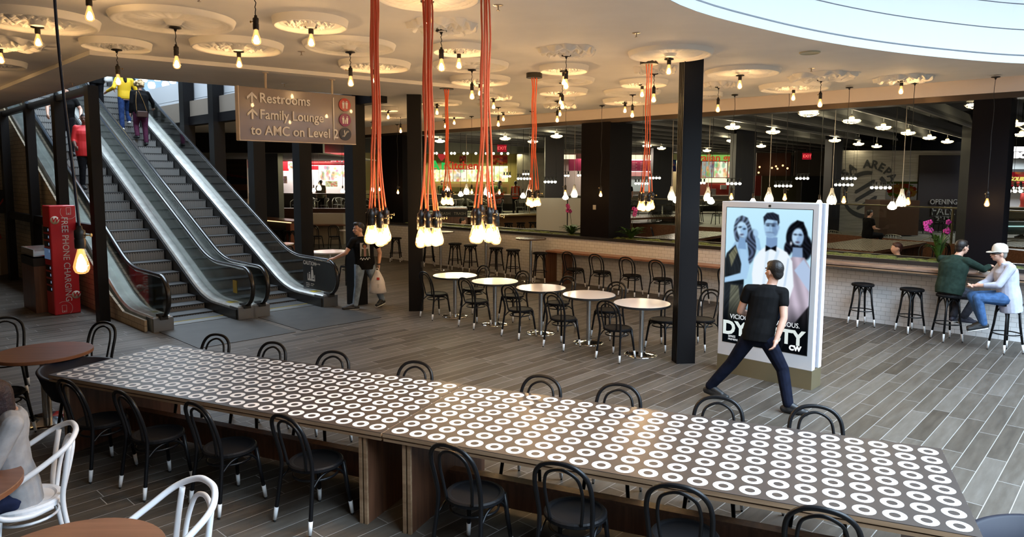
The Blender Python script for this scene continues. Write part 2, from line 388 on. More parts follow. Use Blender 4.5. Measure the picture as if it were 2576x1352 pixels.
# --- outer walls far behind and beside the camera
bm = bm_new(); box(bm, (-26.7, 14, 4), (.3, 58, 8)); struct('wall_left', bm, mat('far_wall_tan', (.22,.17,.12), .8))
bm = bm_new(); box(bm, (0, -14.9, 4), (54, .3, 8)); struct('wall_back', bm, mat('far_wall_grey', (.2,.19,.18), .8))
bm = bm_new(); box(bm, (26.4, 12, 4), (.3, 56, 8)); struct('wall_right', bm, mat('far_wall_dark', (.1,.1,.1), .8))
# --- fascia and dark beam along the tiled wall
def along(bm, s0, s1, n0, n1, z0, z1, mi=0):
    c = W((s0+s1)/2, (n0+n1)/2, (z0+z1)/2); box(bm, c, (abs(s1-s0), abs(n1-n0), z1-z0), WA, mi)
bm = bm_new(); along(bm, -21, 19.3, -.12, 0, 4.02, ZC+.6); struct('trim_1', bm, mat('cream_fascia', (.70,.60,.53), .7))
bm = bm_new(); along(bm, -21, 19.3, -.36, -.03, 3.925, 4.02); struct('trim_2', bm, BRONZE)
# --- tiled half wall with dark sill
TW0, TW1 = -9.0, 17.6
bm = bm_new(); box(bm, (0,0,.57), (TW1-TW0, .3, 1.14)); o = struct('wall_front', bm, SUBWAY); c = W((TW0+TW1)/2, -.15); o.location = (c.x, c.y, 0); o.rotation_euler = (0,0,WA)
bm = bm_new()
along(bm, TW0, TW1, -.015, .035, 1.12, 1.19); along(bm, TW0, TW1, -.80, -.72, .9, 1.2); struct('trim_3', bm, mat('dark_sill', (.022,.02,.02), .3))
bm = bm_new(); along(bm, TW0, TW1, -.72, -.02, .9, 1.165); struct('planter_bed', bm, mat('planter_soil', (.06,.055,.02), .9))
bm = bm_new(); along(bm, TW0, TW1, -1.0, -.81, 0, 1.18); struct('wall_planter_back', bm, mat('planter_back', (.05,.035,.025), .5))
# moss on the planter
rnd = random.Random(3); bm = bm_new()
for k in range(260):
    s = rnd.uniform(-2, 17.3); p = W(s, -rnd.uniform(.12,.62), 1.165); sphere(bm, p, (rnd.uniform(.06,.16), rnd.uniform(.06,.14), rnd.uniform(.015,.045)), 7, 5)
moss = tag(obj('planter_moss', bm, mat('moss', (.085,.10,.018), .9, noise=.5, nscale=30, bump=.6), fix=False), 'low green moss filling the planter trough on top of the white tiled wall', 'moss', kind='stuff')
reframe(moss, W(8, -.36, 1.165), WA)
# --- columns
COLN = mat('black_column_paint', (.005,.0045,.005), .5, spec=.22)
def ibeam(bm, x, y, z1, a, w, rot):
    """steel column: square core with flanges and grooves on its edges"""
    box(bm, (x, y, z1/2), (w, w*.86, z1), rot)
    c, s = math.cos(rot), math.sin(rot)
    for q in (-1, 1):
        for t in (.36, .12, -.12, -.36):
            lx, ly = q*(w/2+.006), t*w
            box(bm, (x+lx*c-ly*s, y+lx*s+ly*c, z1/2), (.024, w*.14, z1), rot)
bm = bm_new(); ibeam(bm, 2.46, 9.80, ZC, 0, .235, R(8)); o = obj('steel_column', bm, COLN)
tag(o, 'black fluted steel column standing free beside the lit poster stand', 'column')
bm = bm_new(); ibeam(bm, -1.89, 13.63, ZC, 0, .235, R(3)); o = obj('steel_column', bm, COLN)
bm = bm_new(); box(bm, (-1.76, 13.50, .93), (.03, .03, .11), R(3)); obj('outlet_box', bm, BLACK, o)
tag(o, 'black fluted steel column behind the middle bulb cluster, left of the white round tables', 'column')
def pillar(s0, s1, lab, n0=-.02, n1=-.95):
    bm = bm_new(); along(bm, s0, s1, n0, n1, 0, 3.95); return reframe(tag(obj('clad_pillar', bm, mat('pillar_black', (.005,.004,.005), .6, spec=.08)), lab, 'pillar'), W((s0+s1)/2, (n0+n1)/2), WA)
o = pillar(8.17, 9.02, 'black clad pillar rising from the tiled wall above the counter chairs')
bm = bm_new(); along(bm, 8.55, 8.63, -.02, -.0, 1.86, 1.97); wp = obj('wall_plate', bm, mat('plate_grey', (.35,.33,.3), .4)); wp.parent = o; wp.matrix_parent_inverse = o.matrix_basis.inverted()
pillar(.40, .92, 'black clad pillar at right, behind the man in the white cap', -.05, -.6)
pillar(16.05, 17.1, 'black clad pillar behind the left bulb cluster')
# --- escalator well: white panel wall above, frame columns, beam
def SP(s, z=0.0, n=0.0):
    p = Vector((-2.9,14.0,0)) + ED*s + EN*n; return Vector((p.x, p.y, z))
bm = bm_new()
for k in range(7):
    z0 = 4.32 + k*.52; box(bm, SP(4.3, z0+.25, .22), (9.4, .08, .505), EA)
for k in range(5):
    z0 = 2.8 + k*.52; box(bm, SP(11.4, z0+.25, .22), (4.7, .08, .505), EA)
struct('wall_well_panels', bm, PANELW)
bm = bm_new(); box(bm, SP(4.3, 4.19, .1), (9.4, .25, .24), EA); struct('trim_4', bm, DARKSTEEL)
labs = ['behind the walking man with the bag', 'behind the caution panel of the right escalator', 'above the middle of the right escalator', 'second from the top of the right escalator', 'nearest the top of the right escalator']
for s, la in zip((.42, 2.52, 4.7, 6.92, 8.87), labs):
    bm = bm_new(); box(bm, SP(s, 4, 0), (.31, .3, 8), EA); tag(obj('frame_column', bm, COLN), 'black steel frame column '+la, 'column', 'columns along the escalator well')
bm = bm_new(); c = Vector((-15.2,24.2,6.3)); box(bm, c, (9, .2, 5.2), R(46)); struct('wall_well_end', bm, mat('daylight_blue_paint', (.42,.60,.78), .5))  # stands in for the daylit window; its daylight is put into the blue
bm = bm_new(); c = (HC+HD)/2 + ED*1.0; box(bm, (c.x, c.y, 5.15), (6, 4.4, .3), R(46)); struct('floor_upper', bm, mat('upper_floor', (.3,.29,.28), .5))
# left frame: posts, rails and the brick behind
def PP(s, z=0.0, n=0.0):
    p = Vector((-7.41,12.47,0)) + ED*s + EN*n; return Vector((p.x, p.y, z))
for s, la in zip((0, 2.24, 4.58, 7.21), ('nearest the big foreground bulb, beside the left escalator', 'behind the red charging stand', 'second from the left edge of the frame, left of the charging stand', 'at the far left edge of the frame')):
    bm = bm_new(); box(bm, PP(s, 2.1), (.245, .17, 4.2), EA); tag(obj('frame_post', bm, COLN), 'black steel post '+la, 'post', 'posts beside the left escalator')
bm = bm_new(); box(bm, PP(3.6, 1.66), (7.2, .1, .17), EA); box(bm, PP(3.6, 4.14), (7.2, .1, .12), EA); reframe(tag(obj('frame_rail', bm, COLN), 'black horizontal rails tying the posts beside the left escalator', 'rail'), PP(3.6), EA)
bm = bm_new(); box(bm, (0,0,2.1), (14, .2, 4.2)); o = struct('wall_brick', bm, TANBRICK); o.location = (-18.5, 19.0, 0); o.rotation_euler = (0,0,R(8))
# ================================================================== CEILING MEDALLIONS AND LAMPS
PLAST = mat('plaster', (.80,.75,.68), .7)
MED = [(-4.94,7.44,0.58,0),(-6.27,8.73,0.46,2),(-7.46,10.20,0.43,0),(-4.86,8.75,0.40,0),(-3.53,7.45,0.61,1),(-2.12,7.50,0.39,0),(-3.40,8.82,0.55,0),(-2.02,8.84,0.57,1),(-1.99,10.26,0.52,0),(-0.76,6.42,0.48,1),(-0.76,7.69,0.37,2),(-0.67,8.98,0.35,0),(-0.60,10.30,0.55,1),(-0.54,11.76,0.51,0),(-1.55,15.34,0.46,1),(-2.98,16.7,0.29,0),(-3.03,18.6,0.29,0),(-1.54,18.53,0.31,0),(-0.38,14.25,0.37,2),(-0.31,15.79,0.47,1),(-0.18,17.18,0.51,0),(0.69,9.12,0.36,2),(0.76,10.53,0.37,0),(0.87,11.84,0.50,1),(0.94,13.25,0.47,0),(1.08,15.9,0.38,2),(0.99,14.56,0.31,1),(2.05,9.28,0.55,1),(2.22,12.03,0.41,0),(2.12,10.59,0.32,2),(2.26,13.41,0.54,1),(2.42,14.86,0.53,0),(3.51,10.85,0.56,1),(4.93,11.30,0.52,2),(4.96,12.50,0.60,0),(6.32,11.51,0.42,2),(3.57,12.22,0.27,2),(3.74,13.65,0.30,0)]
def medallion_mesh(style):
    """relief disc of radius 1 hanging below the ceiling: moulded rim, fluted or leafy field, centre boss"""
    nr, na = 26, 96; bm = bm_new(); rows = []
    for i in range(nr+1):
        r = i/nr; row = []
        for k in range(na):
            a = 2*PI*k/na; h = .05; rr = r
            if style == 1:      # shell flutes with a scalloped bead
                h = .045 + .035*abs(math.sin(a*12))*max(0, math.sin(PI*min(1, max(0, (r-.18)/.62))))
                if r > .80: h = .05 + .03*abs(math.sin(a*20))*(1 if r < .9 else .2)
            elif style == 0:    # acanthus leaves and rim
                h = .04 + .055*max(0, math.sin(PI*(r-.15)/.6))*(.55+.45*math.sin(a*8+5*math.sin(r*7)))*(.6+.4*math.cos(a*16+r*20)) if .15 < r < .75 else .05
            else:               # scrolls, irregular outline
                h = .05 + .05*math.sin(a*10+r*14)*math.sin(r*9) if r > .2 else .06
                rr = r*(1 + .06*math.sin(a*6)+.03*math.sin(a*18)) if r > .6 else r
            if r > .86 and style != 2: h = .05 + .05*math.sin(PI*(r-.86)/.14)
            if r < .14: h = .10
            if i == nr: h = 0
            row.append(bm.verts.new((rr*math.cos(a), rr*math.sin(a), -h)))
        rows.append(row)
    for A, B in zip(rows, rows[1:]):
        for k in range(na):
            f = bm.faces.new((A[k], B[k], B[(k+1) % na], A[(k+1) % na])); f.smooth = True
    bmesh.ops.remove_doubles(bm, verts=bm.verts, dist=1e-5); bmesh.ops.recalc_face_normals(bm, faces=bm.faces)
    me = bpy.data.meshes.new('ceiling_medallion'); bm.to_mesh(me); bm.free(); me.materials.append(PLAST); return me
MM = [medallion_mesh(s) for s in range(3)]
KIND = ['leaf-patterned round plaster medallion', 'fluted shell plaster medallion with beaded rim', 'scroll-edged plaster medallion']
GL = (1.0, .56, .20)
GLASS = glassy('bulb_glass', (1,.93,.8), .10, (1.0,.50,.13), .85); FIL = emis('filament', (1.0,.655,.32), BULB)
GLASSW = glassy('white_bulb_glass', (1,.97,.9), .10, (1.0,.80,.5), 1.6); FILW = emis('filament_white', (1.0,.80,.52), BULB*.7)
SOCK = mat('socket_bronze', (.028,.022,.018), .4, .6); BRASS = mat('brass', (.42,.28,.12), .35, 1.0)
def bulb_parts(par, z, sc=1.0, x=0.0, y=0.0, g=GLASS, fm=FIL, key=True, holder=None):
    """socket, switch key and pear bulb hanging with the bulb's tip at z"""
    zt = z + .195*sc
    bm = bm_new(); lathe(bm, [(0,.062*sc),(.012*sc,.062*sc),(.014*sc,.045*sc),(.026*sc,.036*sc),(.027*sc,.0),(.024*sc,-.004*sc),(.027*sc,-.012*sc),(.027*sc,-.055*sc),(.024*sc,-.06*sc),(0,-.06*sc)], 14, (x, y, zt))
    so = obj('socket', bm, SOCK, par, fix=False)
    if key:
        bm = bm_new(); tube(bm, [(x+.02*sc,y,zt+.012*sc),(x+.055*sc,y,zt+.012*sc)], .004*sc, 6); sphere(bm, (x+.06*sc,y,zt+.012*sc), (.005*sc,.011*sc,.011*sc), 8, 6); obj('switch_key', bm, BRASS, so, fix=False)
    bm = bm_new(); lathe(bm, [(.014*sc,.142*sc),(.017*sc,.125*sc),(.024*sc,.10*sc),(.035*sc,.062*sc),(.0395*sc,.042*sc),(.038*sc,.026*sc),(.030*sc,.010*sc),(.016*sc,.002*sc),(0,0)], 16, (x, y, z)); b = obj('bulb', bm, g, par, fix=False)
    bm = bm_new(); lathe(bm, [(0,.085*sc),(.012*sc,.08*sc),(.022*sc,.055*sc),(.026*sc,.035*sc),(.02*sc,.016*sc),(0,.01*sc)], 8, (x, y, z)); obj('filament', bm, fm, b, fix=False)
def pendant(drop, cz, ztip, wig=0.0, canopy=.062, corr=.0045, g=GLASS, fm=FIL, sc=1.0, cm=None, name='bare_bulb_pendant'):
    """canopy at local z=0 (ceiling height cz), tip of the bulb at ztip"""
    t = thing(name, '', 'lamp'); h = ztip - cz
    bm = bm_new(); lathe(bm, [(0,0),(canopy,0),(canopy,-.012),(.018,-.02),(.008,-.045),(0,-.045)], 18); obj('canopy', bm, SOCK, t, fix=False)
    L = h + .25*sc
    bm = bm_new(); n = 8; tube(bm, spline([(wig*math.sin(i*2.1), wig*.5*math.sin(i*1.3+1)*(1 if 0 < i < n else 0), -.03+(L+.03)*i/n) for i in range(n)] + [(0,0,L)], 3), corr, 6); obj('cord', bm, cm or BLACK, t, fix=False)
    bulb_parts(t, h, sc, g=g, fm=fm); return t
PF = Proto(pendant(0, 4.20, 3.99)); PL = Proto(pendant(0, 4.20, 3.765, .006)); PX = Proto(pendant(0, 4.235, 2.185, .012))
PEN = [(-5.05,7.60,3.99),(-6.32,8.80,4.01),(-4.88,8.79,3.71),(-3.59,7.61,3.77),(-2.13,7.55,3.99),(-3.46,9.01,3.99),(-2.06,9.04,3.77),(-2.02,10.42,3.99),(-0.77,7.70,3.76),(-0.68,9.02,3.99),(-0.60,10.50,3.78),(-0.55,11.97,4.00),(-1.65,15.47,3.98),(-2.95,16.78,4.00),(-2.93,18.50,3.80),(-1.52,18.44,4.00),(-1.82,19.13,3.90),(-0.38,14.21,3.99),(-0.32,16.03,3.79),(-0.22,17.17,3.99),(0.69,9.18,3.75),(0.76,10.53,3.98),(0.83,11.79,3.75),(0.90,13.25,3.98),(1.06,15.80,3.99),(0.93,14.67,3.77),(2.08,9.48,4.00),(2.20,12.05,3.99),(2.14,10.75,3.76),(2.28,13.46,3.77),(2.36,14.85,3.97),(3.48,10.88,3.98),(4.97,11.45,3.78),(4.95,12.50,3.99),(6.30,11.51,3.99),(3.56,12.27,3.76),(-4.17,19.42,3.76),(-3.98,20.09,3.95),(-3.79,6.42,4.02),(-2.25,6.27,3.78),(-.775,6.5,4.02)]
PEN += [(-8.5,11.0,3.99),(-9.7,12.2,3.77),(-7.9,9.3,3.99),(-11.2,13.7,3.99)]
def px(x, y, z):
    """picture column of a point (used only to word labels from left to right)"""
    return x/y
LPOS = sorted([q for q in PEN if q[2] <= 3.85], key=lambda q: q[0]/q[1]); FPOS = sorted([q for q in PEN if q[2] > 3.85], key=lambda q: q[0]/q[1])
for i, (x, y, z) in enumerate(FPOS):
    PF.put((x, y, 4.20 + (z-3.99)*.4), i*.7, 'bare bulb lamp with short drop under the cream ceiling, %s short one from left' % ordn(i), 'short-drop bare bulbs under the ceiling')
for i, (x, y, z) in enumerate(LPOS):
    PL.put((x, y, 4.20 + (z-3.765)*.4), i*.9, 'bare bulb lamp on half-metre black cord below the ceiling, %s such from left' % ordn(i), 'bare bulbs on medium cords')
LONG = [(-3.39,20.76,1.99),(-1.08,18.67,2.18),(-0.33,18.04,2.20),(0.47,17.33,2.22),(1.26,16.60,2.25),(2.01,15.89,2.21),(2.81,15.2,2.18),(3.54,14.54,2.17),(4.34,13.85,2.23),(5.13,13.16,2.26),(5.93,12.5,2.17),(6.74,11.9,2.16),(7.61,11.2,2.18),(-4.11,21.68,2.21)]
LONG.sort(key=lambda q: q[0]/q[1])
for i, (x, y, z) in enumerate(LONG):
    PX.put((x, y, 4.235 + (z-2.185)*.3), i*.6, 'bare bulb on long black cord in row over the tiled wall, %s from left' % ordn(i), 'long-cord bulbs over the tiled wall')
MEDS = sorted(MED, key=lambda q: q[0]/q[1]); cnt = [0, 0, 0]
for (x, y, r, s) in MEDS:
    o = bpy.data.objects.new('ceiling_medallion', MM[s]); COL.objects.link(o); o.location = (x, y, ZC+.004); o.scale = (r, r, .85 if s != 1 else .65); o.rotation_euler = (0, 0, x*3)
    if x+y < 3.2 and x < -5: o.location.z -= 0
    tag(o, '%s, %s such from the left' % (KIND[s], ordn(cnt[s])), 'ceiling medallion', 'plaster ceiling medallions'); cnt[s] += 1
# big foreground bulb on a long cord
t = thing('foreground_bulb_pendant', 'big bare bulb on long black cord, left foreground, beside the red stand', 'lamp', (-2.275, 3.66, 4.26))
bm = bm_new(); lathe(bm, [(0,0),(.062,0),(.062,-.012),(0,-.03)], 18, (-.065,0,0)); obj('canopy', bm, SOCK, t, fix=False)
bm = bm_new(); tube(bm, spline([(-.065,0,0),(-.062,0,-.35),(-.06,0,-.7),(-.055,0,-.95),(-.04,0,-1.25),(-.02,0,-1.55),(-.006,0,-1.8),(0,0,-1.92)], 5), .0075, 8); obj('cord', bm, mat('cord_black', (.015,.012,.02), .5), t, fix=False)
bulb_parts(t, -2.155, 1.0)
# clusters of bulbs on orange cords
ORANGE = mat('orange_cord', (.95,.16,.045), .55, emit=(.95,.16,.045), es=0.0)
def cluster(loc, ztip, cz, n, rad, seed, sc=1.0, lab='', spread=.05):
    rnd = random.Random(seed); t = thing('bulb_cluster_pendant', lab, 'lamp', (loc[0], loc[1], cz), 0, 'bulb clusters on orange cords')
    bm = bm_new(); lathe(bm, [(0,0),(.125,0),(.125,-.075),(0,-.075)], 24, smooth=False); obj('canopy', bm, mat('canopy_bronze', (.035,.03,.022), .45, .5), t, fix=False)
    for k in range(n):
        a = 2*PI*k/n + seed; x, y = rad*math.cos(a), rad*math.sin(a); h = ztip - cz + rnd.uniform(0, .035); L = h + .25*sc
        cx, cy = .035*math.cos(a+.6), .035*math.sin(a+.6); m1 = rnd.uniform(.5, 1.1)
        P = [(cx*1.3, cy*1.3, -.06)] + [(cx*m1*(1+.22*math.sin(j*1.7+k)) + (x-cx)*max(0, (j-5)/4)**2, cy*m1*(1+.22*math.cos(j*1.3+k)) + (y-cy)*max(0, (j-5)/4)**2, -.06+(L+.06)*j/9) for j in range(1, 9)] + [(x, y, L)]
        bm = bm_new(); tube(bm, spline(P, 4), .0068, 7); obj('cord', bm, ORANGE, t, fix=False)
        bulb_parts(t, h, sc, x, y)
    return t
cluster((-.985,5.1), 2.115, 4.26, 6, .062, 1, lab='leftmost of the three near bulb clusters hanging on orange cords')
cluster((-.607,5.1), 2.10, 4.26, 7, .068, 2, lab='middle one of the three near bulb clusters hanging on orange cords')
cluster((-.198,5.1), 2.13, 4.26, 6, .080, 3, lab='rightmost of the three near bulb clusters hanging on orange cords')
cluster((-1.175,12.65), 2.115, 4.26, 6, .085, 4, lab='leftmost of the three far bulb clusters on orange cords')
cluster((.34,11.18), 2.14, 4.26, 6, .085, 5, lab='middle one of the three far bulb clusters on orange cords')
cluster((1.885,9.84), 2.15, 4.26, 6, .085, 6, lab='rightmost of the three far bulb clusters on orange cords')
# ceiling speakers and sprinkler heads
def disc(name, x, y, r, lab, m):
    bm = bm_new(); lathe(bm, [(0,-.012),(r*.86,-.012),(r*.88,-.02),(r,-.012),(r,0)], 24); tag(obj(name, bm, m, loc=(x, y, ZC), fix=False), lab, 'ceiling speaker')
disc('ceiling_speaker', -4.05, 6.33, .155, 'flat round ceiling speaker at the upper left by the cord', mat('speaker_grey', (.45,.42,.30), .6))
disc('ceiling_speaker', 3.86, 9.27, .13, 'flat round ceiling speaker near the edge of the skylight', mat('speaker_grey', (.45,.42,.30), .6))
bm = bm_new(); lathe(bm, [(0,-.004),(.045,-.004),(.05,0)], 14); lathe(bm, [(0,-.05),(.018,-.05),(.018,-.046),(.006,-.04),(.008,-.004)], 8)
sp0 = obj('sprinkler_head', bm, mat('sprinkler_chrome', (.6,.5,.4), .3, .8), fix=False); tag(sp0, '', 'sprinkler', 'ceiling sprinkler heads')
SPR = Proto(sp0)
for x, y, z, la in ((-2.86,6.55,ZC,'between the big shell medallion and the foreground lamps at upper left'), (-2.77,9.35,ZC,'above the left end of the hanging sign'), (-3.87,12.05,4.2,'on the dropped band left of the sign rods'), (-.14,6.85,ZC,'right of the three orange cord bundles'), (1.4,8.1,ZC,'left of the skylight edge at top centre'), (4.45,10.6,ZC,'right of the flat speaker by the skylight')):
    SPR.put((x, y, z), 0, 'tiny sprinkler head '+la)
for i, (x, y) in enumerate(((-7.5,12.1), (-8.9,13.5), (-10.3,14.9))):
    SPR.put((x, y, 4.2), 0, 'tiny sprinkler head on the dropped band above the left posts, %s from the right' % ordn(i))
# ================================================================== FURNITURE
def tip_part(par, path_pts, r0, m=WHITEP):
    bm = bm_new(); tube(bm, path_pts, r0, 8); lo = Vector(path_pts[-1]); tube(bm, [lo, lo+Vector((0,0,-.018))], .009, 8, mi=1); obj('leg_tip', bm, [m, GLIDE], par, fix=False)
def cafe_chair(name='bentwood_chair', wood=BLACKW, tips=True, lite=False):
    """bentwood chair facing local +y, origin under the middle of the seat"""
    t = thing(name, '', 'chair'); n = 6 if lite else 8
    bm = bm_new(); lathe(bm, [(0,.462),(.165,.462),(.178,.468),(.196,.468),(.207,.458),(.207,.438),(.196,.43),(0,.43)], 18 if lite else 30, (0,.0,0), smooth=False); obj('seat', bm, SEATM if wood is BLACKW else wood, t, fix=False)
    half = [(-.1985,-.22,.112),(-.192,-.205,.22),(-.178,-.178,.45),(-.186,-.20,.60),(-.188,-.235,.72),(-.165,-.262,.81),(-.10,-.278,.868)]
    path = half + [(0,-.284,.886)] + [(-x,y,z) for x,y,z in half[::-1]]
    bm = bm_new(); tube(bm, spline(path, 3 if lite else 6), .0155, n); bf = obj('back_frame', bm, wood, t, fix=False)
    h2 = [(-.105,-.175,.46),(-.122,-.20,.60),(-.124,-.228,.71),(-.095,-.255,.80)]
    bm = bm_new(); tube(bm, spline(h2 + [(0,-.270,.842)] + [(-x,y,z) for x,y,z in h2[::-1]], 3 if lite else 6), .011, n); obj('inner_hoop', bm, wood, t, fix=False)
    if True:
        for s in (-1, 1): tip_part(bf, [(s*.1985,-.22,.115),(s*.205,-.235,.018)], [.0172,.0142], WHITEP if tips else wood)
    for s in (-1, 1):
        bm = bm_new(); tube(bm, [(s*.148,.14,.44),(s*.168,.16,.25),(s*.1825,.1755,.112)], [.018,.0165,.0145], n); lg = obj('leg', bm, wood, t, fix=False)
        tip_part(lg, [(s*.1825,.1755,.115),(s*.192,.185,.018)], [.0172,.0142], WHITEP if tips else wood)
    bm = bm_new(); m = 14 if lite else 24; tube(bm, [(.168*math.cos(2*PI*k/m), .168*math.sin(2*PI*k/m)-.005, .365) for k in range(m)], .0095, n-1, closed=True); obj('stretcher_ring', bm, wood, t, fix=False)
    if not lite:
        bm = bm_new()
        for a, b in (((-.157,.15,.33),(.157,.15,.33)),):
            tube(bm, spline([a, (-.11,.155,.40), (0,.16,.425), (.11,.155,.40), b], 5), .009, 7)
        for s in (-1, 1): tube(bm, spline([(s*.157,.15,.33), (s*.165,.08,.40), (s*.17,0,.42), (s*.172,-.1,.40), (s*.181,-.18,.34)], 5), .009, 7)
        obj('brace', bm, wood, t, fix=False)
    return t
def near_stool():
    t = thing('bar_stool', '', 'stool')
    bm = bm_new(); lathe(bm, [(0,.755),(.14,.755),(.155,.765),(.178,.765),(.187,.755),(.187,.73),(.178,.722),(0,.722)], 28, smooth=False); obj('seat', bm, SEATM, t, fix=False)
    for k in range(4):
        a = PI/4 + k*PI/2; c, s = math.cos(a), math.sin(a)
        bm = bm_new(); tube(bm, [(c*.135,s*.135,.73),(c*.165,s*.165,.42),(c*.21,s*.21,.138)], [.018,.0175,.016], 8); lg = obj('leg', bm, BLACKW, t, fix=False)
        tip_part(lg, [(c*.21,s*.21,.14),(c*.225,s*.225,.018)], [.0172,.0148])
        b = a + PI/2; c2, s2 = math.cos(b), math.sin(b)
        bm = bm_new(); m = (c+c2)/2*.78, (s+s2)/2*.78
        tube(bm, spline([(c*.158,s*.158,.50),(c*.135+c2*.02,s*.135+s2*.02,.61),(m[0]*.17,m[1]*.17,.70),(c2*.135+c*.02,s2*.135+s*.02,.61),(c2*.158,s2*.158,.50)], 5), .0105, 7); obj('arched_brace', bm, BLACKW, t, fix=False)
    bm = bm_new(); tube(bm, [(.187*math.cos(2*PI*k/28), .187*math.sin(2*PI*k/28), .29) for k in range(28)], .0095, 7, closed=True); obj('foot_ring', bm, BLACKW, t, fix=False)
    return t
CH = Proto(cafe_chair()); ST = Proto(near_stool())
def fdir(a): return R(a) - PI/2        # rotation so that local +y points along compass angle a
# --- the two ring-patterned communal tables
S_, YAW = .154, -.4067; TX = Vector((math.cos(YAW), math.sin(YAW), 0)); TY = Vector((-math.sin(YAW), math.cos(YAW), 0)); TO = Vector((-4.361, 6.451, 0)); TW_, TL_ = 8*1.0507*S_, 24*S_
s = NT('ring_laminate'); v = s.obj(); sp = s.n('ShaderNodeSeparateXYZ'); s.l(v, sp.inputs[0])
gx = s.math('MULTIPLY', s.math('SUBTRACT', s.math('FRACT', s.math('DIVIDE', sp.outputs[0], S_)), .5), S_); gy = s.math('MULTIPLY', s.math('SUBTRACT', s.math('FRACT', s.math('DIVIDE', sp.outputs[1], S_*1.0507)), .5), S_*1.0507)
d = s.math('SQRT', s.math('ADD', s.math('MULTIPLY', gx, gx), s.math('MULTIPLY', gy, gy)))
rg = s.math('MULTIPLY', s.math('LESS_THAN', d, .0625), s.math('GREATER_THAN', d, .0300))
s.l(s.mix(rg, (.045,.036,.032), (.80,.78,.77)), s.b.inputs['Base Color']); s.b.inputs['Roughness'].default_value = .33; s.b.inputs['Specular IOR Level'].default_value = .5
RING = s.m
def tl(x, y, z=0): p = TO + TX*x + TY*y; return Vector((p.x, p.y, z))
def communal(x0, lab):
    o0 = tl(x0, 0); t = thing('communal_table', lab, 'table', (o0.x, o0.y, 0), YAW, 'ring-patterned communal tables')
    bm = bm_new(); box(bm, (TL_/2, TW_/2, .749), (TL_+.03, TW_+.03, .004)); obj('tabletop', bm, RING, t)
    bm = bm_new(); box(bm, (TL_/2, TW_/2, .733), (TL_+.03, TW_+.03, .028)); box(bm, (TL_/2, TW_/2, .698), (TL_+.02, TW_+.02, .020)); obj('plywood_edge', bm, PLY, t)
    bm = bm_new(); box(bm, (TL_/2, TW_/2, .7135), (TL_-.02, TW_-.02, .011)); obj('shadow_core', bm, BLACK, t)
    for xq in (.17, TL_-.17):
        for q in (-.021, .021):
            bm = bm_new(); box(bm, (xq+q, TW_/2, .344), (.026, TW_-.06, .688)); lp = obj('leg_panel', bm, WALNUT, t)
            bm = bm_new(); box(bm, (xq+q, .022, .344), (.0265, .02, .688)); obj('edge_band', bm, PLY, lp)
    bm = bm_new(); box(bm, (TL_/2, TW_*.5, .14), (TL_-.40, .035, .22)); box(bm, (TL_/2, TW_*.5, .255), (TL_-.40, .09, .022)); obj('stretcher', bm, WALNUT, t)
    return t
communal(0, 'long dark table with white ring pattern, the half on the left')
communal(TL_+.0426, 'long dark table with white ring pattern, the half on the right')
GN = 'chairs at the ring-patterned table'
NEAR = [(-3.66,6.05,60),(-2.99,5.72,54),(-2.27,5.44,54),(-1.50,5.17,55),(-0.25,4.62,57),(0.42,4.36,64),(1.06,4.06,66),(1.77,3.78,64)]
for i, (x, y, a) in enumerate(NEAR): CH.put((x, y, 0), fdir(a), 'black bentwood chair on the near side of the ring-patterned table, %s from the left' % ordn(i), GN)
FARB = [(-3.25,7.56),(-2.5,7.19),(-1.77,6.81),(-0.9,6.44),(0.27,5.98),(0.91,5.74),(1.65,5.40),(2.33,5.19)]
for i, (x, y) in enumerate(FARB):
    a = 246.7 + (3, -2, 4, 0, -3, 2, 0, 5)[i]; CH.put((x+.27*math.cos(R(a)), y+.27*math.sin(R(a)), 0), fdir(a), 'black bentwood chair behind the ring-patterned table, its hoop showing, %s from the left' % ordn(i), GN)
# --- white round tables with two chairs each
def round_table():
    t = thing('round_cafe_table', '', 'table')
    bm = bm_new(); lathe(bm, [(0,.78),(.413,.78),(.416,.777)], 48, smooth=False); obj('tabletop', bm, mat('white_laminate', (.80,.74,.70), .12, spec=.6), t, fix=False)
    bm = bm_new(); lathe(bm, [(.416,.777),(.424,.775),(.424,.748),(.41,.742),(0,.742)], 48, smooth=False); obj('edge_band', bm, BLACK, t, fix=False)
    bm = bm_new(); lathe(bm, [(.036,.742),(.036,.03)], 20); obj('post', bm, STEEL, t, fix=False)
    bm = bm_new(); lathe(bm, [(.036,.034),(.06,.03),(.22,.018),(.245,.012),(.25,0)], 36); obj('base', bm, CHROME, t, fix=False)
    return t
RT = Proto(round_table())
RTP = [(-1.077,13.092),(-.303,12.379),(.491,11.648),(1.228,10.97),(1.931,10.222)]
for i, (x, y) in enumerate(RTP): RT.put((x, y, 0), 0, 'white round cafe table on a steel post, %s from the left of five' % ordn(i), 'white round tables')
LCH = [(-1.41,12.93,40),(-.63,12.17,44),(.14,11.40,44),(.80,10.68,46),(1.535,9.985,47)]
RCH = [(-.75,13.50,222),(.02,12.74,224),(.80,12.02,222),(1.58,11.36,226),(2.33,10.58,220)]
for i, (x, y, a) in enumerate(LCH): CH.put((x, y, 0), fdir(a), 'black bentwood chair seen from behind, left of the %s white round table' % ordn(i), 'chairs at the white round tables')
for i, (x, y, a) in enumerate(RCH): CH.put((x, y, 0), fdir(a), 'black bentwood chair facing us, beyond the %s white round table' % ordn(i), 'chairs at the white round tables')
CH.put((2.93,10.62,0), fdir(222), 'black bentwood chair mostly hidden behind the free fluted column', 'chairs at the white round tables')
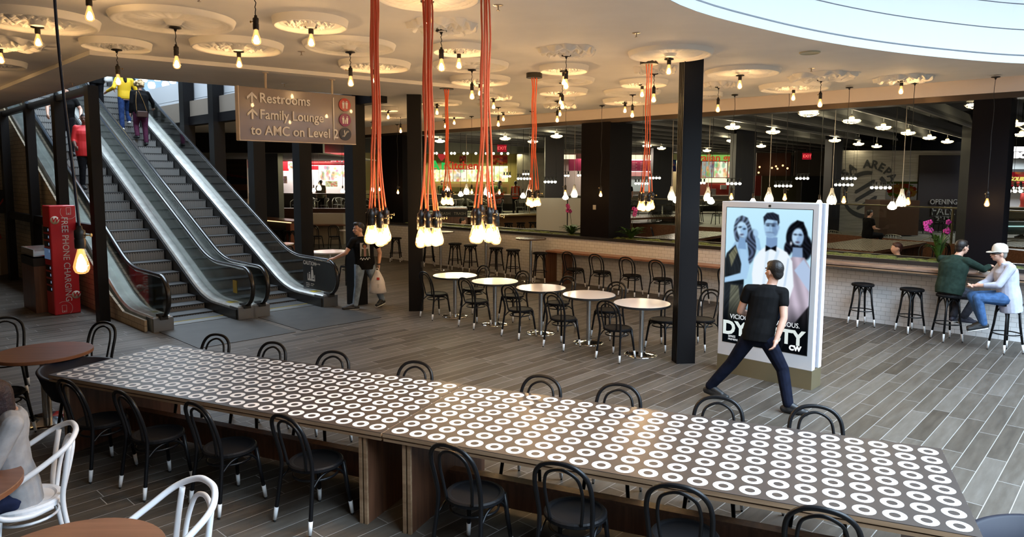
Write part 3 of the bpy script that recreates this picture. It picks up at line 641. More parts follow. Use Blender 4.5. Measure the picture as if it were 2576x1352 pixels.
# --- wooden counter with chairs against the tiled wall, and the bar counter at right
t = thing('wall_counter', 'low walnut counter along the tiled wall, behind the row of black chairs', 'counter', (0,0,0))
bm = bm_new(); along(bm, 3.6, 9.75, .04, .44, .775, .815); obj('worktop', bm, mat('counter_top', (.30,.145,.085), .35, noise=.2, nscale=6), t)
bm = bm_new(); along(bm, 9.71, 9.75, .04, .44, 0, .775); along(bm, 9.20, 9.24, .04, .40, 0, .775); obj('end_panel', bm, WALNUT, t); reframe(t, W(6.7), WA)
t = thing('bar_counter', 'high walnut bar counter with layered edge along the tiled wall at right', 'counter', (0,0,0))
bm = bm_new(); along(bm, -8.5, 3.4, .002, .42, 1.062, 1.092); obj('worktop', bm, mat('bar_top', (.30,.20,.15), .32, noise=.2, nscale=6), t)
bm = bm_new(); along(bm, -8.5, 3.4, .02, .41, 1.018, 1.045); obj('lower_edge', bm, PLY, t)
bm = bm_new(); along(bm, -8.5, 3.4, .04, .40, 1.045, 1.062); obj('shadow_core', bm, BLACK, t); reframe(t, W(-2.5), WA)
KCH = [(1.50,16.55),(2.08,16.05),(2.68,15.48),(3.25,14.95),(3.86,14.38),(4.40,13.85)]
for i, (x, y) in enumerate(KCH): CH.put((x, y, 0), fdir(46+(i % 3)*3), 'black bentwood chair facing the low wall counter, %s from its left end' % ordn(i), 'chairs at the wall counter')
ST.put((6.26,12.32,0), R(3), 'black bar stool at the tiled bar, empty, nearest the lit poster', 'bar stools at the tiled bar')
ST.put((6.83,11.78,0), R(8), 'black bar stool at the tiled bar, empty, beside the man in green', 'bar stools at the tiled bar')
ST.put((7.10,11.20,0), R(2), 'black bar stool under the man in the green sweater', 'bar stools at the tiled bar')
ST.put((7.54,10.46,0), R(6), 'black bar stool under the man in the white cap', 'bar stools at the tiled bar')
for i, (x, y) in enumerate([(-3.6,21.5),(-2.45,20.45),(-1.62,19.75),(-1.15,19.25),(-.42,18.55),(0.03,18.05),(.70,17.35)]):
    ST.put((x, y, 0), R(i*13), 'black bar stool by the high round tables along the tiled wall, %s from the left' % ordn(i), 'bar stools at the high tables')
def high_table():
    t = thing('high_round_table', '', 'table')
    bm = bm_new(); lathe(bm, [(0,1.10),(.385,1.10),(.39,1.095),(.39,1.07),(.38,1.065),(0,1.065)], 40, smooth=False); obj('tabletop', bm, mat('dark_top', (.10,.06,.035), .22, spec=.6), t, fix=False)
    bm = bm_new(); lathe(bm, [(.038,1.065),(.038,.03)], 18); obj('post', bm, STEEL, t, fix=False)
    bm = bm_new(); lathe(bm, [(.038,.03),(.24,.014),(.25,0)], 32); obj('base', bm, CHROME, t, fix=False); return t
HT = Proto(high_table())
for i, (x, y) in enumerate([(-2.03,19.75),(-.70,18.72),(.48,17.62)]): HT.put((x, y, 0), 0, 'high round dark table on a steel post by the tiled wall, %s from the left' % ordn(i), 'high round tables')
# --- brown round tables and black / white chairs at left
def brown_table(loc, r, lab):
    t = thing('round_wood_table', lab, 'table', loc, 0)
    bm = bm_new(); lathe(bm, [(0,.755),(r-.004,.755),(r,.75)], 56, smooth=False); obj('tabletop', bm, WALNUTX, t, fix=False)
    bm = bm_new(); lathe(bm, [(r,.75),(r,.722),(r-.01,.715),(0,.715)], 56, smooth=False); obj('edge_band', bm, mat('cherry_edge', (.21,.085,.04), .4), t, fix=False)
    bm = bm_new(); lathe(bm, [(.045,.715),(.045,.03)], 20); obj('post', bm, STEEL, t, fix=False)
    bm = bm_new(); lathe(bm, [(.045,.034),(.25,.016),(.30,.010),(.305,0)], 36); obj('base', bm, CHROME, t, fix=False)
brown_table((-5.0,7.31,0), .46, 'round walnut table on a steel post beside the left end of the ring-patterned table')
brown_table((-2.17,3.22,0), .45, 'round walnut table at the bottom edge, before the front white armchair')
brown_table((-3.50,3.98,0), .50, 'round walnut table cut by the left edge, in front of the person in grey')
CH.put((-4.93,7.92,0), fdir(255), 'black bentwood chair behind the round walnut table, on its right', 'chairs at the round walnut table')
CH.put((-6.08,8.22,0), fdir(-55), 'black bentwood chair behind the round walnut table, at the left edge', 'chairs at the round walnut table')
CH.put((-5.12,6.82,0), fdir(75), 'black bentwood chair in front of the round walnut table, seat showing at left edge', 'chairs at the round walnut table')
def white_armchair():
    """bentwood armchair: one big loop makes back and arms, inner hoop, round seat; faces +y"""
    t = thing('white_bentwood_armchair', '', 'chair'); m = mat('white_lacquer', (.80,.80,.82), .28)
    bm = bm_new(); lathe(bm, [(0,.462),(.17,.462),(.185,.47),(.215,.47),(.228,.458),(.228,.43),(.215,.42),(0,.42)], 36, smooth=False); obj('seat', bm, m, t, fix=False)
    h = [(-.19,-.13,.435),(-.235,.0,.425),(-.262,.13,.455),(-.272,.20,.52),(-.272,.18,.595),(-.268,.07,.665),(-.258,-.08,.745),(-.225,-.22,.83),(-.12,-.295,.885)]
    bm = bm_new(); tube(bm, spline(h + [(0,-.31,.90)] + [(-x,y,z) for x,y,z in h[::-1]], 7), .0185, 10); obj('arm_loop', bm, m, t, fix=False)
    h2 = [(-.10,-.20,.45),(-.125,-.225,.58),(-.125,-.255,.70),(-.09,-.28,.795)]
    bm = bm_new(); tube(bm, spline(h2 + [(0,-.29,.825)] + [(-x,y,z) for x,y,z in h2[::-1]], 7), .0145, 9); obj('inner_hoop', bm, m, t, fix=False)
    for s_ in (-1, 1):
        bm = bm_new(); tube(bm, spline([(s_*.185,-.245,.83),(s_*.19,-.215,.65),(s_*.185,-.19,.45),(s_*.20,-.215,.22),(s_*.215,-.25,.018)], 5), .017, 9); obj('rear_leg', bm, m, t, fix=False)
        bm = bm_new(); tube(bm, [(s_*.16,.155,.43),(s_*.20,.20,.018)], [.019,.014], 9); obj('leg', bm, m, t, fix=False)
    bm = bm_new(); tube(bm, [(.18*math.cos(2*PI*k/26), .18*math.sin(2*PI*k/26)-.01, .35) for k in range(26)], .010, 7, closed=True); obj('stretcher_ring', bm, m, t, fix=False)
    return t
WC = Proto(white_armchair())
WC.put((-3.27,4.50,0), fdir(222), 'white bentwood armchair holding the seated person in the grey hoodie', 'white armchairs')
WC.put((-1.93,3.58,0), fdir(228), 'white bentwood armchair at bottom left, its hoop rising over the walnut table', 'white armchairs')
# black shell chair at the right end of the table
def shell_chair(lab, loc, rz, zs):
  t = thing('black_shell_chair', lab, 'chair', loc, rz)
  bm = bm_new()
  prof = [(.30,.42),(.36,.60),(.40,.80),(.415,.86),(.40,.885),(.37,.87),(.335,.62),(.26,.46)]
  rows = []
  for k in range(25):
      a = R(-20 + 220*k/24) + PI; hgt = .75 + .25*math.sin(PI*k/24)
      rows.append([bm.verts.new((r*math.cos(a), r*math.sin(a)*1.02, .42 + (z-.42)*hgt*zs)) for r, z in prof])
  for A, B in zip(rows, rows[1:]):
      for j in range(len(prof)-1): f = bm.faces.new((A[j], B[j], B[j+1], A[j+1])); f.smooth = True
  obj('shell', bm, mat('navy_leather', (.012,.013,.022), .5, spec=.2), t)
  bm = bm_new(); lathe(bm, [(0,.47),(.25,.47),(.30,.45),(.31,.42),(.28,.40),(0,.40)], 28); obj('seat', bm, mat('navy_leather', (.012,.013,.022), .5, spec=.2), t, fix=False)
  for k in range(4):
      a = PI/4+k*PI/2; bm = bm_new(); tube(bm, [(.2*math.cos(a),.2*math.sin(a),.41),(.28*math.cos(a),.28*math.sin(a),0)], [.018,.012], 8); obj('leg', bm, BLACKW, t, fix=False)
shell_chair('dark padded tub chair cut by the lower right corner', (2.92,3.60,0), R(100), .52)
shell_chair('dark padded tub chair at the far left end of the ring-patterned table', tuple(tl(-.16,.45)), R(-108), .66)
# --- red charging stand and wooden bin cabinet
KR = R(48.7); kx = Vector((math.cos(KR), math.sin(KR), 0)); kn = Vector((math.sin(KR), -math.cos(KR), 0)); k0 = Vector((-8.60,12.95,0)); kc = k0 + kx*.22 - kn*.21
t = thing('charging_stand', 'tall red phone charging stand with white lettering beside the black posts', 'charging stand', (kc.x, kc.y, 0), KR)
REDP = mat('red_gloss', (.55,.022,.032), .28, coat=.3)
bm = bm_new(); box(bm, (0,0,1.035), (.44,.42,2.07), bev=.02); obj('body', bm, REDP, t)
WHT = mat('white_print', (.72,.70,.70), .5)
text_mesh('lettering', 'FREE PHONE CHARGING', .155, .002, WHT, t, (0.02,-.2125,1.05), (PI/2, PI/2, 0), xs=.93)
def ringline(bm, cx, cz, r, w, y, a0=0, a1=360, n=40):
    for k in range(n):
        q = [R(a0+(a1-a0)*(k+j)/n) for j in (0, 1)]
        bm.faces.new([bm.verts.new((cx+rr*math.cos(a), y, cz+rr*math.sin(a))) for rr, a in ((r,q[0]),(r,q[1]),(r+w,q[1]),(r+w,q[0]))])
def phone(bm, cx, cz, y, w=.075, h=.13):
    for (x, z, a, b) in ((0,h/2,w,.005),(0,-h/2,w,.005),(-w/2,0,.005,h),(w/2,0,.005,h),(0,-h*.32,w,.004)): box(bm, (cx+x, y, cz+z), (a, .001, b))
    ringline(bm, cx, cz-h*.41, .005, .004, y)
bm = bm_new(); phone(bm, .10, 1.965, -.212); ringline(bm, .10, 1.95, .135, .005, -.212, 150, 335); phone(bm, -.06, .115, -.212); ringline(bm, -.06, .115, .135, .005, -.212, -45, 125); obj('phone_icon', bm, WHT, t, fix=False)
for cx, cz in ((-.135, 1.80), (.15, .36)):
    bm = bm_new(); lathe(bm, [(0,0),(.075,0),(.075,.003),(0,.003)], 32); d = obj('badge', bm, mat('badge_cream', (.66,.60,.52), .5), t, fix=False); d.location = (cx, -.211, cz); d.rotation_euler = (PI/2, 0, 0)
    text_mesh('badge_letter', 'W', .12, .002, REDP, d, (0,0,.0045), (0,0,0), shear=.25, bold=.004)
for j in range(4):
    for zz in (1.62, .90):
        bm = bm_new(); z = zz - j*.135; box(bm, (-.2215, .02, z), (.004, .30, .10)); sl = obj('slot', bm, BLACK, t); bm = bm_new(); box(bm, (-.2245, -.11, z), (.003, .03, .045)); obj('slot_light', bm, emis('slot_blue', (.40,.60,.9), .4), sl)
bm = bm_new(); box(bm, (-.2235, .02, 1.16), (.003, .34, .2)); obj('screen', bm, emis('dim_screen', (.05,.08,.14), 1.0), t)
t = thing('bin_cabinet', 'walnut waste bin cabinet behind the red charging stand', 'bin cabinet', (-9.25,13.75,0), R(46))
bm = bm_new(); box(bm, (0,0,.53), (.62,1.0,1.06)); obj('body', bm, WALNUT, t)
bm = bm_new(); box(bm, (0,0,.98), (.625,1.005,.16)); obj('dark_band', bm, BLACK, t)
bm = bm_new(); box(bm, (.0,0,1.10), (.6,.98,.02)); box(bm, (.0,.49,1.16), (.6,.02,.12)); box(bm, (-.29,0,1.16), (.02,.98,.12)); obj('tray_top', bm, STEEL, t)
# --- hanging direction sign
sx = Vector((.744,.668,0)); sn = Vector((.668,-.744,0)); s0 = Vector((-3.72,10.77,0)) - sx*.44; SW, SZ0, SH = 1.93, 3.17, .79; sa = math.atan2(sx.y, sx.x)
t = thing('hanging_sign', 'taupe hanging direction sign with raised white lettering and three round icons', 'sign', (s0.x, s0.y, SZ0), sa)
SIGNM = mat('taupe_sign', (.22,.165,.14), .22, coat=.25)
bm = bm_new(); box(bm, (SW/2,.06,SH/2), (SW,.12,SH), bev=.004); obj('panel', bm, SIGNM, t)
bm = bm_new(); box(bm, (-.004,.06,SH/2), (.012,.125,SH+.01)); box(bm, (SW/2,.06,-.004), (SW,.125,.012)); obj('edge_trim', bm, mat('cream_trim', (.60,.50,.42), .5), t)
LET = mat('raised_letter', (.70,.65,.62), .4)
def word(s_, x, z, size, xs=1.0): return text_mesh('lettering', s_, size, .018, LET, t, (x, -.012, z), (PI/2,0,0), 'LEFT', xs=xs, bold=.003)
word('Restrooms', .30, SH*.80, .205, .90); word('Family Lounge', .30, SH*.49, .205, .885); word('to AMC on Level 2', .16, SH*.185, .205, .90)
for z in (SH*.80, SH*.49):
    bm = bm_new(); box(bm, (.19,-.012,z-.01), (.028,.018,.13)); 
    for q in (-1, 1): box(bm, (.19+q*.033,-.012,z+.032), (.105,.018,.028), tilt=None) if False else prism(bm, [(.19,z+.085),(.19+q*.075,z+.01),(.19+q*.075,z-.03),(.19,z+.045)], lambda u,v,d: (u,-.021+d,v), .018)
    obj('arrow', bm, LET, t)
bm = bm_new(); box(bm, (SW*.79,-.008,SH*.5), (.016,.016,SH*.86)); obj('divider', bm, LET, t)
def icon(z, col, kind):
    bm = bm_new(); lathe(bm, [(0,0),(.105,0),(.105,.02),(0,.02)], 40, smooth=False); d = obj('icon_disc', bm, mat('icon_'+kind, col, .25), t, fix=False); d.location = (SW*.895, -.001, z); d.rotation_euler = (PI/2,0,0)
    bm = bm_new()
    def man(x, s_, y0=0):
        lathe(bm, [(0,.0225),(.011*s_,.0225)], 12, (x, y0+.052*s_, 0)); prism(bm, [(x-.02*s_,y0+.036*s_),(x+.02*s_,y0+.036*s_),(x+.014*s_,y0-.01*s_),(x+.011*s_,y0-.062*s_),(x-.011*s_,y0-.062*s_),(x-.014*s_,y0-.01*s_)], lambda u,v,dd: (u,v,.0205+dd), .002)
    if kind == 'restroom': man(-.032, 1); man(.032, 1); prism(bm, [(-.003,.055),(.003,.055),(.003,-.06),(-.003,-.06)], lambda u,v,dd: (u,v,.0205+dd), .002)
    elif kind == 'family': man(-.036, 1); man(.036, 1); man(0, .6, -.026)
    else:
        tube(bm, [(-.055,-.045,.022),(-.025,-.045,.022),(.035,.035,.022),(.06,.035,.022),(.06,.05,.022),(.028,.05,.022),(-.032,-.03,.022),(-.055,-.03,.022)], .004, 6, closed=True); man(-.018, .5, .035)
    obj('pictogram', bm, LET, d)
icon(SH*.80, (.42,.03,.015), 'restroom'); icon(SH*.49, (.22,.012,.085), 'family'); icon(SH*.20, (.03,.028,.03), 'escalator')
for u in (.44, .44+1.105):
    bm = bm_new(); lathe(bm, [(.018,SH),(.018,4.2-SZ0)], 12, (u,.06,0)); lathe(bm, [(.018,4.185-SZ0),(.05,4.19-SZ0),(.05,4.2-SZ0)], 14, (u,.06,0)); obj('hanger_rod', bm, mat('cream_rod', (.50,.40,.30), .4), t, fix=False)
# --- lit poster stand
b0 = Vector((2.811,9.349,0)); bx = Vector((.913,-.886,0)).normalized(); BA = math.atan2(bx.y, bx.x); BW, BD, BZ0, BZ1 = 1.272, .30, .24, 2.32
t = thing('poster_stand', 'white double-sided lit poster stand with a bright screen, beside the walking man', 'poster stand', (b0.x, b0.y, 0), BA)
bm = bm_new(); box(bm, (BW/2,BD/2,.12), (BW,BD,.24)); obj('plinth', bm, mat('bronze_plinth', (.20,.16,.09), .35, .3), t)
WHB = mat('white_powder', (.66,.65,.66), .4)
bm = bm_new(); box(bm, (BW/2,.045,(BZ0+BZ1)/2), (BW,.09,BZ1-BZ0), bev=.006); obj('front_frame', bm, WHB, t)
bm = bm_new(); box(bm, (BW/2,BD-.045,(BZ0+BZ1)/2), (BW,.09,BZ1-BZ0), bev=.006); obj('back_frame', bm, WHB, t)
bm = bm_new(); box(bm, (BW/2,BD/2,(BZ0+BZ1)/2), (BW-.05,.13,BZ1-BZ0-.02)); obj('core', bm, mat('grey_core', (.25,.24,.27), .4), t)
for y in (.045, BD-.045):
    for x in (-.002, BW+.002): bm = bm_new(); box(bm, (x,y,(BZ0+BZ1)/2), (.006,.055,BZ1-BZ0-.03)); obj('light_strip', bm, emis('led_white', (.82,.84,1.0), 3.2), t)
bm = bm_new(); box(bm, (BW/2+.02,-.001,BZ1-.045), (.03,.004,.03)); obj('camera_eye', bm, BLACK, t)
PWD, PHT, PZ0 = BW*.886, 1.81, .43
bm = bm_new(); box(bm, (BW/2,-.001,PZ0+PHT/2), (PWD+.014,.004,PHT+.014)); obj('bezel', bm, BLACK, t)
def sm(d, w): return np.clip(.5 - d/w, 0, 1)
def poster(U, V):
    X = U*PWD; Z = V*PHT; img = np.zeros(U.shape+(3,)); img[:] = (.74,.90,.98); img += ((V-.7)*.12)[..., None]
    def paint(mask, col, tex=None):
        c = np.array(col)[None, None]/1.0; c = c if tex is None else c*tex[..., None]
        img[:] = img*(1-mask[..., None]) + c*mask[..., None]
    def ell(cx, cz, rx, rz, a=0.0, w=.03):
        ca, sa_ = math.cos(R(a)), math.sin(R(a)); dx, dz = X-cx, Z-cz; p = (dx*ca+dz*sa_)/rx; q = (-dx*sa_+dz*ca)/rz; return sm((np.sqrt(p*p+q*q)-1)*min(rx, rz), .012+w*.2)
    def poly(pts, w=.012):
        d = np.full(U.shape, 1e9); ins = np.zeros(U.shape, bool); n = len(pts)
        for i in range(n):
            ax, az = pts[i]; bx_, bz_ = pts[(i+1) % n]; ex, ez = bx_-ax, bz_-az; tt = np.clip(((X-ax)*ex+(Z-az)*ez)/(ex*ex+ez*ez+1e-9), 0, 1)
            d = np.minimum(d, np.hypot(X-ax-tt*ex, Z-az-tt*ez)); c1 = (az > Z) != (bz_ > Z); ins ^= c1 & (X < (bx_-ax)*(Z-az)/(bz_-az+1e-12)+ax)
        return sm(np.where(ins, -d, d), w)
    rs = np.random.RandomState(2); streak = .75+.5*np.interp(X.ravel()*1.0+.15*np.sin(Z.ravel()*5), np.linspace(-.3, 1.6, 260), rs.rand(260)).reshape(X.shape)
    curl = .8+.35*np.sin(X*95+9*np.sin(Z*14))
    # woman at left: hair, neck, dress, arm, face
    paint(ell(.235,1.49,.125,.21,8), (.36,.42,.52), curl); paint(ell(.345,1.30,.085,.23,-8), (.30,.35,.46), curl)
    paint(poly([(.13,1.36),(.30,1.36),(.33,1.18),(.27,.95),(.06,.95),(.02,1.15)]), (.62,.77,.90))
    paint(poly([(.02,1.20),(.14,1.32),(.20,1.16),(.27,.95),(.27,.72),(.33,.40),(.34,0),(0,0),(0,1.12)]), (.13,.15,.17), streak)
    paint(poly([(.05,1.18),(.14,1.30),(.17,1.22),(.09,1.02)]), (.42,.42,.34), streak); paint(poly([(.03,.80),(.27,.80),(.27,.92),(.04,.92)]), (.07,.09,.11))
    paint(poly([(.09,.78),(.20,.78),(.27,.30),(.06,.25)]), (.45,.46,.40), streak*.8)
    paint(poly([(.20,1.28),(.29,1.26),(.345,1.05),(.31,.88),(.0,.80),(.0,.87),(.22,.95),(.23,1.08)]), (.66,.81,.94))
    paint(poly([(.19,1.42),(.27,1.42),(.29,1.27),(.17,1.27)]), (.50,.64,.80)); paint(ell(.225,1.525,.073,.105,12), (.74,.87,.97)); paint(ell(.26,1.50,.035,.085,12), (.60,.75,.90))
    paint(ell(.195,1.555,.021,.010,10), (.10,.14,.2)); paint(ell(.255,1.535,.019,.010,10), (.10,.14,.2)); paint(ell(.222,1.458,.024,.012,8), (.30,.30,.40)); paint(ell(.213,1.505,.009,.022,8), (.55,.70,.86))
    paint(poly([(.155,1.60),(.16,1.66),(.26,1.66),(.30,1.55),(.32,1.40),(.345,1.5),(.30,1.68),(.22,1.71),(.14,1.66),(.12,1.50)]), (.40,.47,.58), curl)
    paint(ell(.41,1.49,.035,.05,20), (.66,.80,.93)); paint(poly([(.40,1.46),(.46,1.42),(.50,1.25),(.43,1.28)]), (.62,.77,.90))
    # woman at right
    paint(ell(.945,1.46,.135,.20,0), (.07,.08,.12), curl); paint(ell(1.06,1.34,.075,.15,0), (.08,.09,.13), curl); paint(ell(.84,1.32,.05,.09,0), (.10,.11,.16), curl)
    paint(poly([(.90,1.34),(1.02,1.34),(1.03,1.18),(.89,1.18)]), (.50,.60,.74))
    paint(poly([(.80,1.12),(.90,1.22),(1.05,1.22),(1.125,1.10),(1.125,.35),(1.02,.0),(.78,.0),(.80,.45),(.85,.78)]), (.78,.73,.80), .92+.1*np.sin(X*40+Z*11))
    paint(poly([(.93,1.05),(1.04,1.20),(1.125,1.08),(1.125,.80)]), (.70,.78,.90)); paint(poly([(.90,.30),(1.125,.62),(1.125,0),(.80,0)]), (.16,.15,.17), .8+.3*np.sin(X*60))
    paint(ell(.955,1.475,.072,.105,-6), (.72,.84,.95)); paint(ell(.99,1.45,.035,.085,-6), (.58,.70,.84)); paint(ell(.925,1.50,.019,.009,-4), (.08,.1,.15)); paint(ell(.985,1.50,.019,.009,-4), (.08,.1,.15)); paint(ell(.955,1.405,.024,.013,0), (.25,.22,.30)); paint(ell(.953,1.445,.009,.02), (.55,.66,.80))
    paint(poly([(.87,1.52),(.90,1.60),(.99,1.60),(1.03,1.50),(1.07,1.50),(1.02,1.66),(.94,1.68),(.86,1.60),(.84,1.42)]), (.05,.06,.09), curl); paint(ell(.875,1.385,.012,.02), (.9,.95,1))
    # man in the middle: white dinner jacket
    paint(poly([(.30,.62),(.40,.74),(.38,.95),(.40,1.15),(.47,1.26),(.56,1.33),(.70,1.33),(.83,1.27),(.90,1.16),(.93,.85),(.86,.60),(.72,.74),(.62,.70),(.52,.74),(.40,.64),(.33,.58)]), (.93,.97,1.0))
    paint(poly([(.56,1.30),(.60,1.30),(.56,.80),(.52,.78)]), (.84,.91,.97)); paint(poly([(.70,1.30),(.735,1.28),(.60,.80),(.57,.80)]), (.82,.90,.97)); paint(poly([(.84,1.20),(.86,1.19),(.83,.85),(.80,.82)]), (.78,.86,.95)); paint(poly([(.44,.72),(.70,.80),(.71,.70),(.62,.66)]), (.80,.88,.96))
    paint(poly([(.36,.0),(.40,.64),(.52,.74),(.62,.70),(.72,.74),(.78,.60),(.80,0)]), (.10,.13,.2)); paint(poly([(.70,1.10),(.765,1.08),(.765,1.10),(.70,1.12)]), (.10,.12,.16))
    paint(poly([(.555,1.45),(.70,1.45),(.70,1.33),(.62,1.29),(.555,1.34)]), (.48,.60,.76))
    paint(ell(.605,1.585,.088,.128,2), (.66,.80,.92)); paint(poly([(.53,1.56),(.54,1.48),(.575,1.44),(.64,1.44),(.685,1.49),(.695,1.58)]), (.63,.77,.90)); paint(ell(.665,1.56,.04,.10,2), (.48,.60,.75)); paint(ell(.70,1.575,.02,.035), (.58,.70,.84))
    for ex in (.572, .637): paint(ell(ex,1.595,.021,.009), (.08,.10,.16)); paint(ell(ex,1.617,.027,.007,4), (.14,.17,.24))
    paint(ell(.60,1.555,.012,.036), (.56,.70,.84)); paint(ell(.60,1.505,.034,.008), (.30,.34,.44)); paint(ell(.60,1.475,.05,.03), (.56,.69,.83))
    paint(poly([(.52,1.60),(.505,1.70),(.55,1.755),(.63,1.765),(.705,1.735),(.72,1.64),(.70,1.60),(.69,1.66),(.62,1.67),(.56,1.675),(.535,1.65)]), (.12,.14,.19), .7+.6*np.abs(np.sin(X*70+Z*60)))
    paint(poly([(.55,1.34),(.62,1.31),(.69,1.345),(.69,1.27),(.62,1.30),(.55,1.26)]), (.03,.04,.07))
    # dark foot of the sheet
    fade = np.clip((.62-Z)/.34, 0, 1)**1.2; img *= (1-fade*.93)[..., None]; img += (fade*.035)[..., None]*np.array([.5,.8,1.2])
    return img
p = picture('screen_picture', PWD, PHT, 230, 370, poster, 1.0, t, soft=3); p.location = (BW/2, -.0045, PZ0)
LIT = emis('screen_white', (.92,.96,1.0), 1.0)
def ptext(s_, u, v, size, xs=1.0, align='CENTER', bold=0.0, m=LIT, shear=0): return text_mesh('screen_lettering', s_, size, .001, m, t, (BW/2-PWD/2+u*PWD, -.0065, PZ0+v*PHT), (PI/2,0,0), align, xs=xs, bold=bold, shear=shear)
ptext('VICIOUS. AND VIVACIOUS.', .50, .195, .088, .88); ptext('DYNASTY', .48, .105, .25, .98, bold=.010, m=emis('screen_silver', (.72,.80,.78), 1.0)); ptext('SERIES', .07, .045, .042, .9, 'LEFT'); ptext('PREMIERE', .07, .023, .036, .9, 'LEFT'); ptext('OCT 11', .225, .034, .082, .85, 'LEFT', .003); ptext('CW', .87, .035, .085, 1.0, 'CENTER', .006)
# --- plants on the planter
LEAF = mat('leaf_green', (.035,.085,.012), .5, noise=.4, nscale=12); PINK = mat('orchid_pink', (.45,.03,.22), .5)
def fern(name, loc, n, L, up, lab, seed, flowers=(), wide=.03):
    rnd = random.Random(seed); t = thing(name, lab, 'plant', loc, 0)
    bm = bm_new()
    for k in range(n):
        a = rnd.uniform(0, 2*PI); l = L*rnd.uniform(.6, 1.1); u = up*rnd.uniform(.6, 1.2); w = wide*rnd.uniform(.7, 1.3); d = Vector((math.cos(a), math.sin(a), 0)); sd = Vector((-d.y, d.x, 0)); pv = None
        for j in range(7):
            q = j/6; p_ = d*(l*q) + Vector((0,0,u*(q-.62*q*q)*1.8 + .01)); ww = w*math.sin(PI*min(1, .12+q*.88))**.7
            cur = (bm.verts.new(p_+sd*ww+Vector((0,0,.006))), bm.verts.new(p_), bm.verts.new(p_-sd*ww+Vector((0,0,.006))))
            if pv:
                for i in (0, 1): f = bm.faces.new((pv[i], cur[i], cur[i+1], pv[i+1])); f.smooth = True
            pv = cur
    obj('foliage', bm, LEAF, t, fix=False)
    for (dx, dy, hgt, k) in flowers:
        bm = bm_new(); tube(bm, spline([(0,0,0),(dx*.3,dy*.3,hgt*.6),(dx,dy,hgt)], 6), .006, 6); st_ = obj('flower_stem', bm, mat('stem_dark', (.04,.05,.02), .5), t, fix=False)
        bm = bm_new()
        for j in range(k):
            c = Vector((dx+rnd.uniform(-.06,.08), dy+rnd.uniform(-.06,.06), hgt-rnd.uniform(-.05,.16)))
            for q in range(5):
                a = 2*PI*q/5; sphere(bm, c+Vector((.028*math.cos(a), .01*rnd.uniform(-1,1), .028*math.sin(a))), (.026,.008,.024), 7, 5)
        obj('blossom', bm, PINK, st_, fix=False)
    return t
def on_planter(s_, n=-.35): p_ = W(s_, n); return (p_.x, p_.y, 1.15)
fern('orchid_plant', on_planter(9.55), 46, .33, .30, 'fern and pink orchid on the planter, left of the pillar above the counter', 5, ((-.08,0,.72,5),))
fern('orchid_plant', on_planter(7.75), 54, .38, .34, 'fern and pink orchid on the planter, right of the pillar above the counter', 6, ((.10,0,.72,5),))
fern('orchid_plant', on_planter(1.35), 40, .22, .62, 'tall-leaved orchid with pink flowers behind the man in the green sweater', 7, ((-.20,.05,.72,5),(.16,0,.70,6)), .022)
fern('fern_plant', on_planter(15.3), 40, .36, .30, 'dark fern on the planter behind the left bulb cluster', 8)
# ================================================================== ESCALATORS
EB = Vector((-5.95,11.7,0)); SLP = .495
def EP(s, n, z): p = EB + ED*s + EN*n; return Vector((p.x, p.y, z))
def hz(s): return .96 if s < 1.0 else (.96 + .495*(s-1.5) if s > 2.0 else .96 + .495*(s-1.0)**2/2)
def dz_(s): return .25 if s < .9 else (.25 + .495*(s-1.45) if s > 2.0 else .25 + .495*(s-.9)**2/2.2)
TREADM = mat('tread_dark', (.045,.045,.045), .5, .2); STEPM = mat('step_grey', (.24,.235,.225), .55, .0); DECK = mat('deck_steel', (.86,.85,.80), .42, 1.0, noise=.12, nscale=5); EGLASS = glassy('escalator_glass', (.84,.90,.88), .75, None, 0, .06)
TOPS = 13.2
def sgrid(a, b, k): return [a+(b-a)*i/k for i in range(k+1)]
def ribbon(bm, secs, mi=0):
    """prism along a list of cross-sections (lists of equal length of points)"""
    V = [[bm.verts.new(p) for p in s_] for s_ in secs]; n = len(V[0])
    for A, B in zip(V, V[1:]):
        for i in range(n): f = bm.faces.new((A[i], A[(i+1) % n], B[(i+1) % n], B[i])); f.material_index = mi
    bm.faces.new(V[0][::-1]); bm.faces.new(V[-1])
